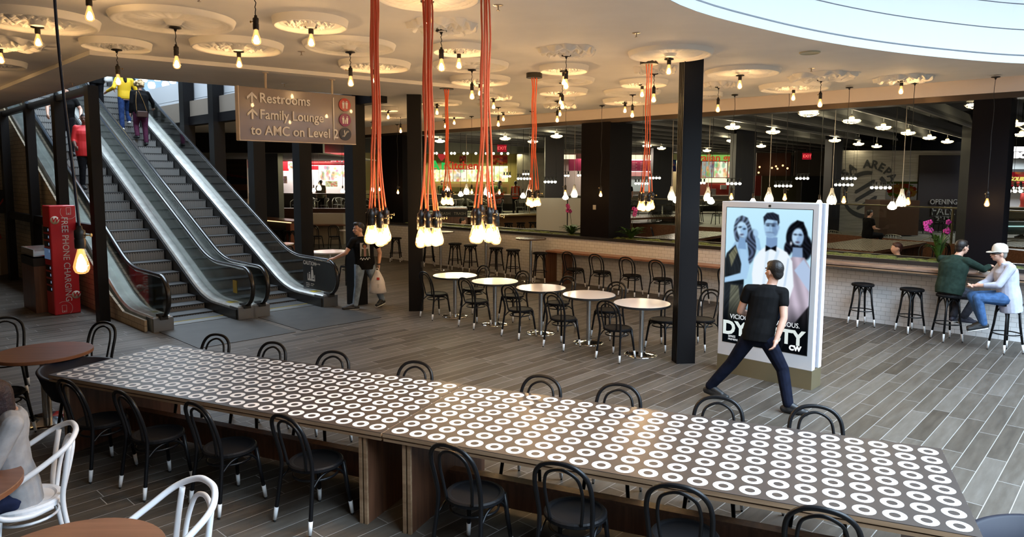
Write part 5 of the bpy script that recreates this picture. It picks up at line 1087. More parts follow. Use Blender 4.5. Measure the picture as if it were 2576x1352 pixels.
# 5. person in the grey hoodie at the left edge
J = dict(SIT, chest=(0,.05,.39), neck=(0,.10,.585), head=(0,.15,.715), elL=(-.24,.17,.28), elR=(.24,.20,.30), wrL=(-.12,.42,.30), wrR=(.12,.44,.30))
m5, h5, H5 = person('person in grey hoodie with dark red hair seated at the left edge', (-3.29,4.46,.47), R(220-90), J, cl('grey_marl', (.30,.30,.31), n=.12), cl('navy_trousers', (.015,.02,.05)), SHOEB, mat('hair_maroon', (.016,.005,.007), .6, noise=.4, nscale=60, bump=.6), SKIN, hd=88, sleeve=1.95, hem=.10, fat=1.05, vox=.008, hairstyle='long', face=True, headscale=1.08)
blob('hood', [('c', h5(-.09,-.07,-.15), h5(.09,-.07,-.15), .055, .055), ('c', h5(-.09,-.05,-.15), h5(-.07,.05,-.17), .05, .04), ('c', h5(.09,-.05,-.15), h5(.07,.05,-.17), .05, .04), ('e', h5(0,-.10,-.19), (.11,.06,.08))], cl('grey_marl', (.30,.30,.31)), m5, .012, 3)
# 6. riders on the escalators
def rider(s, n, dz=0.0): return EP(s, n, SLP*(s-1.5)+dz)
RUP = EA - PI/2; RDN = EA + PI - PI/2
J = dict(STAND, elL=(-.24,-.02,1.13), wrL=(-.20,.12,.92), elR=(.25,-.02,1.14), wrR=(.30,.14,1.0))
person('woman in red embroidered top and black trousers riding down the left escalator', rider(6.12,.60,.02), RDN+.25, J, mat('red_blouse', (.62,.018,.022), .6, bump=.1), BLKP, SHOEB, HAIRB, SKIND, hd=48, sleeve=1.3, hem=.14, fat=1.3, hairstyle='bun', group=None)
J = dict(STAND, pel=(0,-.05,.95), chest=(0,.08,1.25), neck=(.0,.17,1.43), head=(.0,.24,1.55), shL=(-.2,.13,1.38), shR=(.2,.13,1.38), elR=(.42,.22,1.18), wrR=(.45,.36,.99), elL=(-.3,.2,1.15), wrL=(-.25,.35,1.0))
person('man in black t-shirt leaning on the handrail above the woman in red', rider(7.75,.62,.02), RDN, J, TEE, BLKP, SHOEB, HAIRB, SKIN, hd=60, sleeve=.5, fat=1.25)
J = dict(STAND, elL=(-.30,-.10,1.17), wrL=(-.40,.12,1.08), elR=(.30,.0,1.17), wrR=(.34,.22,1.10), knR=(.10,.12,.56), anR=(.10,.05,.29), toeR=(.12,.22,.24))
person('woman in yellow sweater and blue jeans riding up the right escalator', rider(9.35,2.50,.02), RUP, J, mat('yellow_knit', (.75,.47,.01), .7, bump=.1), cl('blue_jeans2', (.03,.06,.17)), SHOEW, HAIRB, SKIN, hd=90, sleeve=1.95, hem=.03, hairstyle='long')
J = dict(STAND, elR=(.34,.05,1.18), wrR=(.42,.28,1.08), knL=(-.10,.10,.55), anL=(-.10,.03,.27), toeL=(-.12,.2,.22))
mp, hp_, Hp = person('woman in black jacket and maroon trousers riding up the right escalator', rider(8.50,2.62,.02), RUP, J, TEE, mat('maroon', (.085,.010,.045), .8, noise=.2), SHOEB, mat('hair_blond', (.42,.29,.14), .6, noise=.3, nscale=40, bump=.5), SKIN, hd=80, sleeve=1.95, hem=.06, fat=1.2, hairstyle='curly')
t = thing('shoulder_bag', 'brown shoulder bag with tan strap on the woman in maroon trousers', 'bag', rider(8.50,2.62,.02), RUP)
bm = bm_new(); box(bm, (-.03,-.20,.83), (.27,.10,.17), bev=.02); obj('bag_body', bm, mat('brown_leather', (.045,.018,.012), .45), t)
bm = bm_new(); tube(bm, spline([(-.16,-.19,.90),(-.17,-.185,1.15),(-.13,-.14,1.44)], 5), .010, 6, flat=(1.4,.5)); tube(bm, spline([(.10,-.20,.90),(.03,-.185,1.15),(-.08,-.15,1.46)], 5), .010, 6, flat=(1.4,.5)); obj('strap', bm, mat('tan_strap', (.42,.22,.06), .5), t, fix=False)
person('person with blond curly hair and dark green top beside the woman in yellow', rider(10.15,2.75,.02), RUP, STAND, cl('teal_top', (.02,.04,.045)), BLKP, SHOEB, mat('hair_gold', (.26,.17,.06), .6, noise=.3, nscale=40, bump=.5), SKIN, hd=90, sleeve=1.95, hairstyle='curly')
person('woman dressed in black near the top of the right escalator', rider(10.75,2.20,.02), RUP, STAND, TEE, BLKP, SHOEB, HAIRB, SKIN, hd=90, sleeve=1.95, hem=.2, fat=1.2, hairstyle='long')
t = thing('handbag', 'white handbag hanging beside the woman dressed in black on the escalator', 'bag', rider(10.6,2.47,.86), RUP)
bm = bm_new(); sack(bm, [(.10,.05,0),(.11,.055,.06),(.095,.05,.16),(.05,.03,.24)], 9); obj('bag_body', bm, SHOEW, t); bm = bm_new(); tube(bm, spline([(-.05,0,.22),(-.03,0,.50),(.03,0,.50),(.05,0,.22)], 5), .006, 6); obj('strap', bm, BLACK, t, fix=False)
# ================================================================== FOOD COURT BEYOND THE TILED WALL
# --- dark ceiling with grey baffles
bm = bm_new(); A_ = W(-21, -.2); B_ = W(19.3, -.2)
flat_poly(bm, [[(A_.x, A_.y), (26.2, -5), (26.2, 42), (-26.5, 42), (-26.5, 26.45), (-7.5, 26.45), (B_.x, B_.y)]], 4.8, up=False); struct('ceiling_food_court', bm, GREYC, fix=False)
BD_ = Vector((math.cos(R(49)), math.sin(R(49)), 0))
for k in range(27):
    p0 = W(-7 + k*1.02, -.5); L = min((39.5-p0.y)/BD_.y, (25.8-p0.x)/BD_.x)
    if p0.x > 3: L = min(L, max(2.0, (25.6-p0.y)/BD_.y))
    nrm = Vector((-BD_.y, BD_.x, 0)); bm = bm_new()
    sec = [(-.02,4.02),(.04,4.02),(.16,4.16),(.26,4.40),(.26,4.46),(.20,4.46),(.11,4.21),(.0,4.08)]
    ribbon(bm, [[(p0 + BD_*u + nrm*a + Vector((0,0,z)))[:] for a, z in sec] for u in (0, L)]); reframe(struct('ceiling_baffle', bm, BAFFM), p0, R(49))
bm = bm_new(); box(bm, (-17, 32.6, 3.55), (19, 12.2, .06)); struct('ceiling_left_food_court', bm, mat('grey_soffit', (.34,.32,.28), .7))
bm = bm_new(); box(bm, (-16.8, 26.5, 3.92), (19.4, .25, .80)); struct('trim_5', bm, DARKSTEEL)
# --- raised platform with glass rail
PE = [(-16,37.2),(-3.4,34.7),(5,30),(10.9,25),(13.2,20.9),(14.5,16.5),(17,12)]
bm = bm_new(); lp = PE + [(26.2,12),(26.2,41.5),(-16,41.5)]; flat_poly(bm, [lp], .7); struct('floor_platform', bm, mat('platform_tile', (.20,.19,.17), .4, noise=.2, nscale=1.5), fix=False)
bm = bm_new(); strip(bm, PE, 0, .7, closed=False); struct('wall_platform', bm, WALNUTX, fix=False)
t = thing('glass_railing', 'glass railing with thin top rail along the raised dining platform', 'railing', (0,0,0))
bm = bm_new(); tube(bm, [(x, y, 1.76) for x, y in PE], .028, 8); obj('top_rail', bm, mat('rail_bronze', (.22,.19,.12), .35, .7), t, fix=False)
bm = bm_new(); strip(bm, PE, .74, 1.70, closed=False); obj('glass_panel', bm, glassy('rail_glass', (.86,.90,.86), .15), t, fix=False)
for (xa, ya), (xb, yb) in zip(PE, PE[1:]):
    n = max(1, int(math.hypot(xb-xa, yb-ya)/2.4))
    for k in range(n): q = k/n; bm = bm_new(); box(bm, (xa+(xb-xa)*q, ya+(yb-ya)*q, 1.22), (.05,.05,1.04)); obj('post', bm, mat('rail_bronze', (.22,.19,.12), .35, .7), t)
# --- dark pillars standing in the food court
def XY(px_, Y): return (px_-1288)/1755.4*Y
for (xa, xb, Y, la) in ((1370,1417,24.5,'right of the white partition'), (1640,1690,33,'between the red menu board and the round lamp'), (1846,1896,22,'behind the top left corner of the poster stand'), (2086,2112,25,'left of the pale wall with the round emblem'), (1034,1060,26,'just right of the far fluted column'), (640,702,27,'behind the hanging sign, wide'), (2440,2456,20,'dark strip left of the right pillar')):
    x0, x1 = XY(xa, Y), XY(xb, Y); bm = bm_new(); box(bm, ((x0+x1)/2, Y+.3, 2.3), (x1-x0, .6, 4.6)); tag(obj('food_court_pillar', bm, mat('pillar_navy', (.008,.010,.020), .45)), 'dark square food court pillar '+la, 'pillar')
t = thing('partition_cabinet', 'tall pale partition cabinet below the dark pillar, beyond the planter', 'cabinet', (1.85,23.6,0))
bm = bm_new(); box(bm, (-.52,0,.97), (1.0,.5,1.94)); box(bm, (.52,0,.97), (1.0,.5,1.94)); obj('body', bm, mat('partition_cream', (.52,.48,.42), .6), t)
# --- dish lamps under the baffles
DISHG = emis('dish_glow', (1.0,.86,.52), 48); CAGE = mat('cage_wire', (.55,.48,.35), .4, .5)
t = thing('dish_lamp', '', 'lamp'); bm = bm_new(); lathe(bm, [(0,0),(.17,0),(.175,-.015),(0,-.015)], 24); obj('glow_disc', bm, DISHG, t, fix=False)
bm = bm_new(); lathe(bm, [(.0,.10),(.03,.10),(.06,.05),(.05,.02)], 24); obj('reflector', bm, mat('reflector_cream', (.45,.40,.3), .5), t, fix=False)
bm = bm_new()
for r_, z_ in ((.20,-.015),(.16,-.055),(.09,-.08)): tube(bm, [(r_*math.cos(2*PI*k/18), r_*math.sin(2*PI*k/18), z_) for k in range(18)], .007, 4, closed=True)
for k in range(9): a = 2*PI*k/9; tube(bm, [(.20*math.cos(a),.20*math.sin(a),-.015),(.16*math.cos(a),.16*math.sin(a),-.055),(.04*math.cos(a),.04*math.sin(a),-.085)], .005, 4)
obj('wire_cage', bm, CAGE, t, fix=False); bm = bm_new(); tube(bm, [(0,0,.09),(0,0,.88)], .01, 5); obj('stem', bm, BLACK, t, fix=False)
DL = Proto(t)
dish = sorted([(8.05,12.25)] + [(x*1.182, y*1.182) for x, y in ((4.92,11.75),(6.34,13.21),(7.81,14.87),(9.3,16.59),(10.9,18.43),(12.52,20.29),(9.1,19.89),(10.73,21.83),(12.07,23.34),(6.04,16.35),(4.65,14.91),(3.63,23.71),(4.52,23.64),(-.2,19.5),(1.15,18.32),(2.6,17.0),(0.61,21.11),(-2.16,21.0),(9.82,13.81),(12.28,17.02),(8.3,23.5),(6.3,20.2),(5.4,25.5),(7.6,27.5))], key=lambda q: q[0]/q[1])
for i, (x, y) in enumerate(dish): DL.put((x, y, 3.92), i, 'round wire-caged dish lamp under the grey baffles, %s from the left' % ordn(i), 'dish lamps under the baffles')
# --- teardrop and globe lamps just beyond the wall
WHCORD = mat('white_cord', (.5,.47,.42), .6)
t = thing('teardrop_lamp', '', 'lamp')
bm = bm_new(); tube(bm, [(0,0,.33),(0,0,2.70)], .006, 5); obj('cord', bm, WHCORD, t, fix=False)
bm = bm_new()
for k in range(10): a = 2*PI*k/10; tube(bm, spline([(.02*math.cos(a),.02*math.sin(a),.34),(.035*math.cos(a),.035*math.sin(a),.25),(.075*math.cos(a),.075*math.sin(a),.14),(.09*math.cos(a),.09*math.sin(a),.08),(.07*math.cos(a),.07*math.sin(a),.01)], 3), .008, 5)
lathe(bm, [(0,.345),(.02,.34),(.032,.26),(.02,.25)], 12); obj('white_cage', bm, mat('cage_white', (.72,.68,.60), .5), t, fix=False)
bm = bm_new(); lathe(bm, [(0,.20),(.03,.18),(.06,.11),(.068,.07),(.05,.025),(0,.01)], 14); obj('bulb', bm, emis('globe_glow', (1.0,.88,.62), 30.0), t, fix=False)
TD = Proto(t); NEARL = []
for i, s_ in enumerate(sorted([4.60,3.33,2.08,9.79,6.92,6.0,14.76,13.9,13.05,11.37,22.1,20.18,18.65], reverse=True)):
    p = W(s_, -.75); TD.put((p.x, p.y, 2.10), s_, 'white caged teardrop lamp on white cord beyond the tiled wall, %s from the left' % ordn(i), 'teardrop lamps beyond the tiled wall')
t = thing('globe_lamp', '', 'lamp')
bm = bm_new(); tube(bm, [(0,0,.22),(0,0,2.74)], .006, 5); obj('cord', bm, BLACK, t, fix=False); bm = bm_new(); lathe(bm, [(0,.26),(.022,.255),(.024,.13),(0,.13)], 12); obj('socket', bm, SOCK, t, fix=False)
bm = bm_new(); lathe(bm, [(0,.15),(.03,.145),(.045,.11),(.078,.06),(.072,.03),(.04,.006),(0,0)], 16); obj('bulb', bm, emis('globe_glow', (1.0,.88,.62), 30.0), t, fix=False)
GB = Proto(t)
for i, s_ in enumerate(sorted([2.15,4.80,3.45,9.82,6.60,5.75,13.8,12.6,11.3,21.94,20.01], reverse=True)):
    p = W(s_, -.42); GB.put((p.x, p.y, 2.06), s_, 'white globe bulb on dark cord beyond the tiled wall, %s from the left' % ordn(i), 'globe lamps beyond the tiled wall')
# --- bar pendants: a row of small black sockets with glowing bulbs
def bar_pendant(n, L):
    t = thing('bar_pendant', '', 'lamp')
    for k in range(n):
        x = (k-(n-1)/2)*.115; bm = bm_new(); lathe(bm, [(0,.19),(.026,.19),(.03,.07),(0,.07)], 9, (x,0,0)); obj('socket', bm, BLACK, t, fix=False)
        bm = bm_new(); lathe(bm, [(0,.075),(.03,.07),(.048,.04),(.03,.008),(0,0)], 10, (x,0,0)); obj('bulb', bm, emis('bar_glow', (1.0,.93,.72), 20), t, fix=False)
    bm = bm_new(); tube(bm, [(-n*.058,0,.20),(n*.058,0,.20)], .008, 5)
    for q in (-1, 1): tube(bm, [(q*n*.05,0,.2),(q*n*.05,0,L)], .004, 4)
    obj('hanging_frame', bm, BLACK, t, fix=False); return t
bars = [(1275,446,27,3),(1318,452,25,5),(1322,440,30,3),(1383,460,23,4),(1421,444,27,3),(1457,443,27,2),(1613,463,26,5),(1645,449,26,4),(1765,461,26,2),(1843,463,21,4),(1967,468,23,5),(2014,449,24,4),(2131,449,22,4),(2119,465,22,5),(2212,472,20,5),(2556,480,17,4),(2562,472,17,3)]
bars.sort()
for i, (x, y, D, n) in enumerate(bars):
    z = 2.621-(y-447)*D/1755.4; t = bar_pendant(n, 4.8-z); t.location = (XY(x, D), D, z); t.rotation_euler = (0,0,R(-20)); tag(t, 'bar pendant of small glowing bulbs over the dining area, %s from the left' % ordn(i), 'lamp', 'bar pendants over the dining area')
# --- shop fronts on the far wall
Y0 = 40.0
def fx(p): return (p-1288)/1755.4*Y0
def fz(y): return 2.621-(y-447)/1755.4*Y0
def slab(t, name, pa, pb, ya, yb, m, Y=Y0, d=.1):
    x0, x1, z0, z1 = fx(pa)*Y/Y0, fx(pb)*Y/Y0, 2.621-(yb-447)/1755.4*Y, 2.621-(ya-447)/1755.4*Y
    bm = bm_new(); box(bm, ((x0+x1)/2, Y+d/2, (z0+z1)/2), (x1-x0, d, z1-z0)); return obj(name, bm, m, t)
def ftext(t, s_, pc, yc, size, m, Y, xs=1.0, shear=0, bold=0.0, name='lettering'):
    return text_mesh(name, s_, size, .05, m, t, ((pc-1288)/1755.4*Y, Y-.03, 2.621-(yc-447)/1755.4*Y), (PI/2,0,0), xs=xs, shear=shear, bold=bold)
bm = bm_new(); box(bm, (0, 41.7, 2.5), (54, .2, 5)); struct('wall_far', bm, mat('far_dark', (.06,.05,.04), .7))
bm = bm_new(); box(bm, (1, 40.9, 4.4), (44, 2.4, .8)); struct('trim_6', bm, mat('bulkhead_grey', (.16,.16,.13), .6))
def food(hue, seed, frames=1):
    rs = np.random.RandomState(seed); bl = [(rs.rand(), rs.rand(), .04+.12*rs.rand(), rs.rand(3)) for _ in range(26)]
    def fn(U, V):
        img = np.ones(U.shape+(3,))*np.array(hue)
        for cx, cy, r_, c in bl:
            m_ = np.clip(1.3-((U-cx)**2+((V-cy)*.8)**2)/r_**2, 0, 1)[..., None]; img = img*(1-m_*.55) + (np.array(hue)*.35+c*np.array([.75,.5,.25]))*m_*.55
        return img
    return fn
def menu(t, name, pa, pb, ya, yb, hue, seed, es, Y=39.8, fn=None):
    w = (pb-pa)/1755.4*Y; h = (yb-ya)/1755.4*Y; p = picture(name, w, h, 44, 24, fn or food(hue, seed), es, t); p.location = (((pa+pb)/2-1288)/1755.4*Y, Y, 2.621-(yb-447)/1755.4*Y); return p
WSHOP = mat('shop_white', (.70,.70,.70), .5); RSHOP = mat('shop_red', (.36,.012,.02), .4, emit=(.36,.012,.02), es=.35); SIGNW = emis('sign_white', (1,.97,.95), 1.3)
# steak shop
t = thing('steak_shop_front', 'red and white steak shop counter front with bright menus at far left', 'shop front')
slab(t, 'back_wall', 605, 905, 385, 500, WSHOP, 40.6)
slab(t, 'fascia_board', 690, 834, 388, 408, RSHOP, 39.2); slab(t, 'slogan_board', 838, 906, 391, 411, RSHOP, 39.7); slab(t, 'red_stripe', 776, 906, 413, 417, RSHOP, 39.6); slab(t, 'white_stripe', 776, 906, 410, 412.5, WSHOP, 39.6)
slab(t, 'red_panel', 697, 728, 409, 432, RSHOP, 40.0); slab(t, 'red_panel', 776, 803, 419, 429, RSHOP, 40.0); slab(t, 'red_panel', 608, 628, 407, 425, RSHOP, 40.0)
ftext(t, 'CHARLEYS', 702, 398, .36, mat('grey_letter', (.35,.25,.25), .5), 39.1, .75); ftext(t, 'PHILLY STEAKS', 772, 398, .46, mat('grey_letter', (.35,.25,.25), .5), 39.1, .82)
ftext(t, "'S WAY TO DELICIOUS", 868, 404, .36, SIGNW, 39.6, .62)
for k, (a, b, c, d) in enumerate(((803,833,419,455),(834.5,884,419,455),(727,746,407,426),(697,706,407,422))): menu(t, 'lit_menu', a, b, c, d, (1.0,.97,.92), 20+k, 1.5, 39.6)
menu(t, 'food_poster', 820, 850, 457, 471, (.85,.85,.65), 31, .9); menu(t, 'counter_display', 715, 724, 445, 463, (.5,.42,.42), 32, .6)
slab(t, 'counter_base', 600, 905, 489, 512, mat('counter_dark', (.05,.04,.035), .4), 38.6, .5); slab(t, 'counter_top', 600, 905, 487.5, 489, STEEL, 38.5, .7)
area('steak_shop_downlight', (fx(790), 39.9, 3.75), (R(-25),0,0), 4.5, 420, (1,.93,.86), 'RECTANGLE', .8)
t = thing('wall_mural', 'brown wall with boat mural left of the steak shop, seen past the escalator', 'mural')
def boat(U, V):
    img = np.ones(U.shape+(3,))*np.array((.26,.17,.11))*(.85+.15*np.sin(V*60))[..., None]; img[(V < .45) & (V > .28)] = (.10,.11,.16); img[(V < .28) & (V > .16)] = (.45,.32,.24); img[np.abs(V-.46+.1*(U-.5)) < .02] = (.4,.1,.08); return img
p = picture('mural_picture', 1.6, 2.6, 40, 60, boat, 1, t, emit=False); p.location = (XY(585, 36), 36, 1.5)
bm = bm_new(); box(bm, (XY(560, 36.2), 36.3, 1.9), (2.6,.2,3.4)); obj('wall_panel', bm, mat('mural_wall', (.42,.33,.23), .7), t)
# kitchen shop
t = thing('kitchen_shop_front', 'green and brown kitchen counter front with lit menus, red and green letters', 'shop front')
slab(t, 'back_wall', 905, 1308, 388, 500, mat('olive_wall', (.16,.13,.03), .6), 40.7); slab(t, 'yellow_wall', 906, 936, 386, 480, mat('yellow_wall', (.42,.36,.12), .6), 39.9); slab(t, 'green_wall', 1008, 1030, 386, 480, mat('green_wall', (.17,.20,.03), .6), 39.9)
ftext(t, 'A', 1095, 418, .72, emis('neon_green', (.03,.55,.10), 1.0), 39.2, 1.0, bold=.02); ftext(t, 'r', 1117, 416, .80, emis('neon_green', (.03,.55,.10), 1.0), 39.2, 1.0, bold=.02); ftext(t, 'Kitchen', 1161, 418, .62, emis('neon_red', (.50,.035,.015), 1.0), 39.2, .98, bold=.015)
bm = bm_new(); 
for a in (-.6, 0, .6): sphere(bm, (fx(1112)*.98+.12*a, 39.15, fz(398)+.05*abs(a)), (.12,.03,.2), 10, 6, rot=Matrix.Rotation(a, 3, 'Y'))
obj('flower_emblem', bm, emis('emblem_red', (.45,.03,.03), .9), t, fix=False)
slab(t, 'sign_rail', 1083, 1192, 425.6, 427, BLACK, 39.3)
for k, (a, b) in enumerate(((1084,1106),(1107.5,1139),(1141,1173),(1174.5,1206),(1207.5,1242),(1244,1277))): menu(t, 'lit_menu', a, b, 418 if k > 2 else 427, 457, (.98,.99,.72) if k != 2 else (.80,.75,.70), 40+k, 1.9)
menu(t, 'noodle_poster', 1234, 1276, 391, 415, (.42,.14,.07), 51, .6); menu(t, 'flower_poster', 1156, 1172, 393, 410, (.35,.08,.06), 52, .5)
slab(t, 'counter_base', 1060, 1300, 490, 512, mat('counter_grey', (.20,.21,.18), .4), 38.6, .5); slab(t, 'counter_top', 1055, 1302, 488.5, 490.5, STEEL, 38.4, .8); slab(t, 'food_case', 1130, 1275, 471, 489, glassy('case_glass', (.75,.85,.75), .2), 38.9, .3); slab(t, 'back_shelf', 1080, 1280, 462, 488, mat('shelf_brown', (.20,.12,.05), .5), 40.2)
menu(t, 'case_food', 1132, 1273, 482, 488, (.35,.2,.08), 53, .5, 39.2)
for i, p_ in enumerate((1091,1099,1120,1136,1144,1167,1176,1197,1223,1241,1261,1277)):
    bm = bm_new(); sphere(bm, (fx(p_)*.97, 38.8, 3.95), .07, 8, 6); obj('spotlight', bm, emis('spot_glow', (1,.92,.6), 8), t, fix=False)
area('kitchen_downlight', (fx(1180), 39.6, 3.9), (R(-20),0,0), 6, 520, (1,.88,.5), 'RECTANGLE', .8)
t = thing('stone_pier', 'grey stone pier between the kitchen counter and the red menu counter', 'pier'); slab(t, 'pier', 1300, 1368, 385, 510, mat('pier_stone', (.36,.34,.28), .6, noise=.15, nscale=2), 39.5, .6)
def exit_sign(px_, py_, Y, lab):
    t = thing('exit_sign', lab, 'exit sign', (XY(px_, Y), Y, 2.621-(py_-447)*Y/1755.4))
    bm = bm_new(); box(bm, (0,0,0), (.40,.06,.30)); obj('case', bm, emis('exit_red', (.35,.01,.02), .9), t); text_mesh('lettering', 'EXIT', .19, .01, emis('exit_glow', (1,.12,.10), 1.6), t, (0,-.04,0), (PI/2,0,0)); bm = bm_new(); L_ = 4.8-(2.621-(py_-447)*Y/1755.4); box(bm, (0,0,.14+(L_-.14)/2), (.02,.02,L_-.14)); obj('hanger', bm, BLACK, t)
exit_sign(1262, 374, 30, 'red lit exit sign hanging before the kitchen counter'); exit_sign(2023, 391, 33, 'red lit exit sign on the dark wall at right')
# red menu counter
t = thing('red_menu_shop_front', 'counter front with long red menu boards and cream light boxes', 'shop front')
slab(t, 'back_wall', 1385, 1712, 378, 500, mat('cream_tile', (.46,.40,.36), .4), 40.6); MAR = mat('maroon_board', (.16,.012,.035), .4, emit=(.16,.012,.035), es=.5)
slab(t, 'light_box', 1416, 1446, 389, 400, emis('cream_light', (1,.86,.55), 1.3), 39.3); slab(t, 'light_box', 1573, 1644, 389, 400, emis('cream_light', (1,.86,.55), 1.3), 39.3); slab(t, 'light_box', 1676, 1687, 394, 401, emis('cream_light', (1,.86,.55), 1.3), 39.3)
slab(t, 'menu_board', 1429, 1462, 399, 429, MAR, 39.6); slab(t, 'menu_board', 1530, 1585, 403, 429, MAR, 39.6); slab(t, 'menu_board', 1586.5, 1645, 403, 429, MAR, 39.6); slab(t, 'grey_header', 1530, 1645, 388, 403, mat('header_grey', (.2,.2,.21), .5), 39.9)
slab(t, 'name_board', 1512, 1553, 388.5, 401, mat('name_red', (.36,.02,.02), .5, emit=(.36,.02,.02), es=.5), 39.4); ftext(t, 'LE', 1545, 394.5, .28, SIGNW, 39.3, 1.1, bold=.01)
slab(t, 'light_strip', 1530, 1645, 429.5, 431, emis('strip_white', (1,.95,.9), 1.6), 39.5)
for k in range(5):
    for j in range(5): slab(t, 'menu_line', 1548+k*20, 1548+k*20+12-(j % 2)*4, 408+j*4, 409+j*4, mat('menu_ink', (.55,.35,.35), .5), 39.55, .02)
slab(t, 'tile_panel', 1571, 1640, 442, 480, mat('pale_blue_tile', (.42,.52,.55), .3), 40.3); slab(t, 'pink_panel', 1571, 1640, 431, 442, mat('pink_panel', (.40,.20,.2), .5), 40.2); slab(t, 'brown_shelf', 1536, 1562, 437, 460, mat('shelf_brown2', (.22,.10,.06), .5), 40.2)
slab(t, 'counter_base', 1430, 1712, 491, 515, mat('counter_grey2', (.24,.23,.19), .4), 38.6, .5); slab(t, 'counter_top', 1430, 1712, 489.5, 491.5, STEEL, 38.4, .8)
menu(t, 'navy_poster', 1672, 1698, 401, 430, (.05,.07,.16), 60, .8); slab(t, 'cream_wall', 1674, 1710, 384, 470, mat('cream_wall2', (.5,.44,.30), .5), 40.0); slab(t, 'shelf_rack', 1686, 1704, 434, 486, mat('rack_cream', (.55,.45,.25), .5), 39.8)
area('menu_shop_downlight', (fx(1580), 39.6, 3.8), (R(-20),0,0), 6, 380, (1,.87,.72), 'RECTANGLE', .8)
# grill shop
t = thing('grill_shop_front', 'green lit grill shop sign with red script letters above lit menus', 'shop front')
slab(t, 'back_wall', 1706, 1855, 380, 500, mat('dark_red_wall', (.13,.03,.02), .5), 40.6); slab(t, 'sign_band', 1708, 1852, 388, 403, emis('lime_band', (.30,.62,.12), .75), 39.5); ftext(t, 'hawaiian grill', 1786, 396, .56, emis('script_red', (.50,.06,.02), 1.0), 39.3, 1.02, bold=.01)
for k, (a, b) in enumerate(((1762,1791),(1793,1826),(1828,1850))): menu(t, 'lit_menu', a, b, 405, 444, (.9,.92,.8) if k else (.55,.6,.58), 70+k, 1.2)
slab(t, 'light_band', 1762, 1850, 446, 457, emis('band_green', (.85,1,.6), 1.3), 39.6); slab(t, 'red_back_counter', 1782, 1846, 461, 486, mat('red_counter', (.30,.02,.012), .4), 39.8); slab(t, 'notice', 1811, 1826, 463, 474, WSHOP, 39.7); slab(t, 'drum_urn', 1787, 1799, 473, 489, STEEL, 39.0, .3); slab(t, 'counter_base', 1706, 1860, 491, 515, mat('counter_grey2', (.24,.23,.19), .4), 38.6, .5); slab(t, 'counter_top', 1706, 1860, 489.5, 491.5, STEEL, 38.4, .8)
area('grill_downlight', (fx(1800), 39.6, 3.8), (R(-20),0,0), 3.5, 240, (1,.9,.6), 'RECTANGLE', .8)
# dark corner and exit doors
t = thing('dark_shop_front', 'dark closed shop front with brown wall and black double door at right', 'shop front')
slab(t, 'brown_wall', 1898, 1984, 383, 440, mat('brown_wall', (.12,.06,.045), .6), 36); slab(t, 'red_door', 1897, 1912, 440, 490, mat('red_door', (.22,.02,.015), .5), 36); slab(t, 'olive_wall', 1913, 2000, 440, 500, mat('olive_dark', (.07,.07,.035), .6), 36.3); slab(t, 'grey_wall', 1994, 2072, 378, 440, mat('grey_brown', (.10,.085,.075), .7), 35); slab(t, 'double_door', 2014, 2078, 440, 525, mat('door_black', (.008,.008,.010), .4), 34.9)
for k, (a, b) in enumerate(((1908,418),(1939,420),(1949,416),(1953,422),(1966,414),(1978,421),(1906,432))):
    bm = bm_new(); sphere(bm, (XY(a,35.5), 35.6, 2.621-(b-447)*35.5/1755.4), .05, 8, 6); obj('string_bulb', bm, emis('amber_bulb', (1,.5,.2), 3), t, fix=False)
# pale plank wall with emblem and coming-soon panel
YC = 26.0
t = thing('emblem_wall', 'pale weathered plank wall with a dark round emblem and curved lettering', 'wall graphic')
PLW = NT('pale_planks'); v = PLW.obj(scale=(.6,1,9)); PLW.l(PLW.ramp(PLW.noise(v, 2.2, 5, .6), (.3,(.20,.185,.17)), (.7,(.34,.32,.29))), PLW.b.inputs['Base Color']); PLW.b.inputs['Roughness'].default_value = .8
slab(t, 'plank_wall', 2108, 2452, 376, 602, PLW.m, YC, .2)
ex, ez = (2176-1288)/1755.4*YC, 2.621-(486-447)/1755.4*YC; DK = mat('emblem_dark', (.028,.030,.034), .7)
bm = bm_new()
for k in range(56):
    if 50 < (k*360/56) < 75 or 300 < (k*360/56) < 318: continue
    a0, a1 = R(k*360/56), R((k+1)*360/56); w0, w1 = (.09+.05*abs(math.sin(a0*2.5)), .09+.05*abs(math.sin(a1*2.5)))
    bm.faces.new([bm.verts.new((ex+r_*math.cos(a), YC-.012, ez+r_*math.sin(a))) for r_, a in ((.86-w0,a0),(.86+.02,a0),(.86+.02,a1),(.86-w1,a1))])
for j, (dx, dz) in enumerate(((-.05,.30),(-.02,.0),(.05,-.30))):
    u = Vector((math.cos(R(32)),0,math.sin(R(32)))); n_ = Vector((-u.z,0,u.x)); c = Vector((ex+dx, YC-.012, ez+dz)); bm.faces.new([bm.verts.new(c+u*a+n_*b) for a, b in ((-.42,-.055),(.34,-.075),(.44,.02),(.36,.075),(-.38,.07),(-.46,0))])
obj('emblem', bm, DK, t, fix=False)
for ch, a in zip('CASA AREPA', (166,151,136,121,106,91,77,63,49,35)):
    if ch != ' ': text_mesh('lettering', ch, .42, .01, DK, t, (ex+1.12*math.cos(R(a)), YC-.012, ez+1.12*math.sin(R(a))), (PI/2, -R(a-90), 0), bold=.012)
def arepa(U, V):
    img = np.ones(U.shape+(3,))*np.array((.42,.40,.36)); rs = np.random.RandomState(5); d = ((U-.5)/.44)**2+((V-.45)/.42)**2; m_ = d < 1; img[m_] = (.30,.17,.07)
    for k in range(30):
        cx, cy = rs.rand()*.8+.1, rs.rand()*.8+.1; c = [(.16,.22,.05),(.30,.10,.04),(.34,.24,.09)][k % 3]; mm = (((U-cx)/.10)**2+((V-cy)/.09)**2 < 1) & (d < 1.15); img[mm] = c
    img[(V > .86)] = (.16,.18,.06); return img
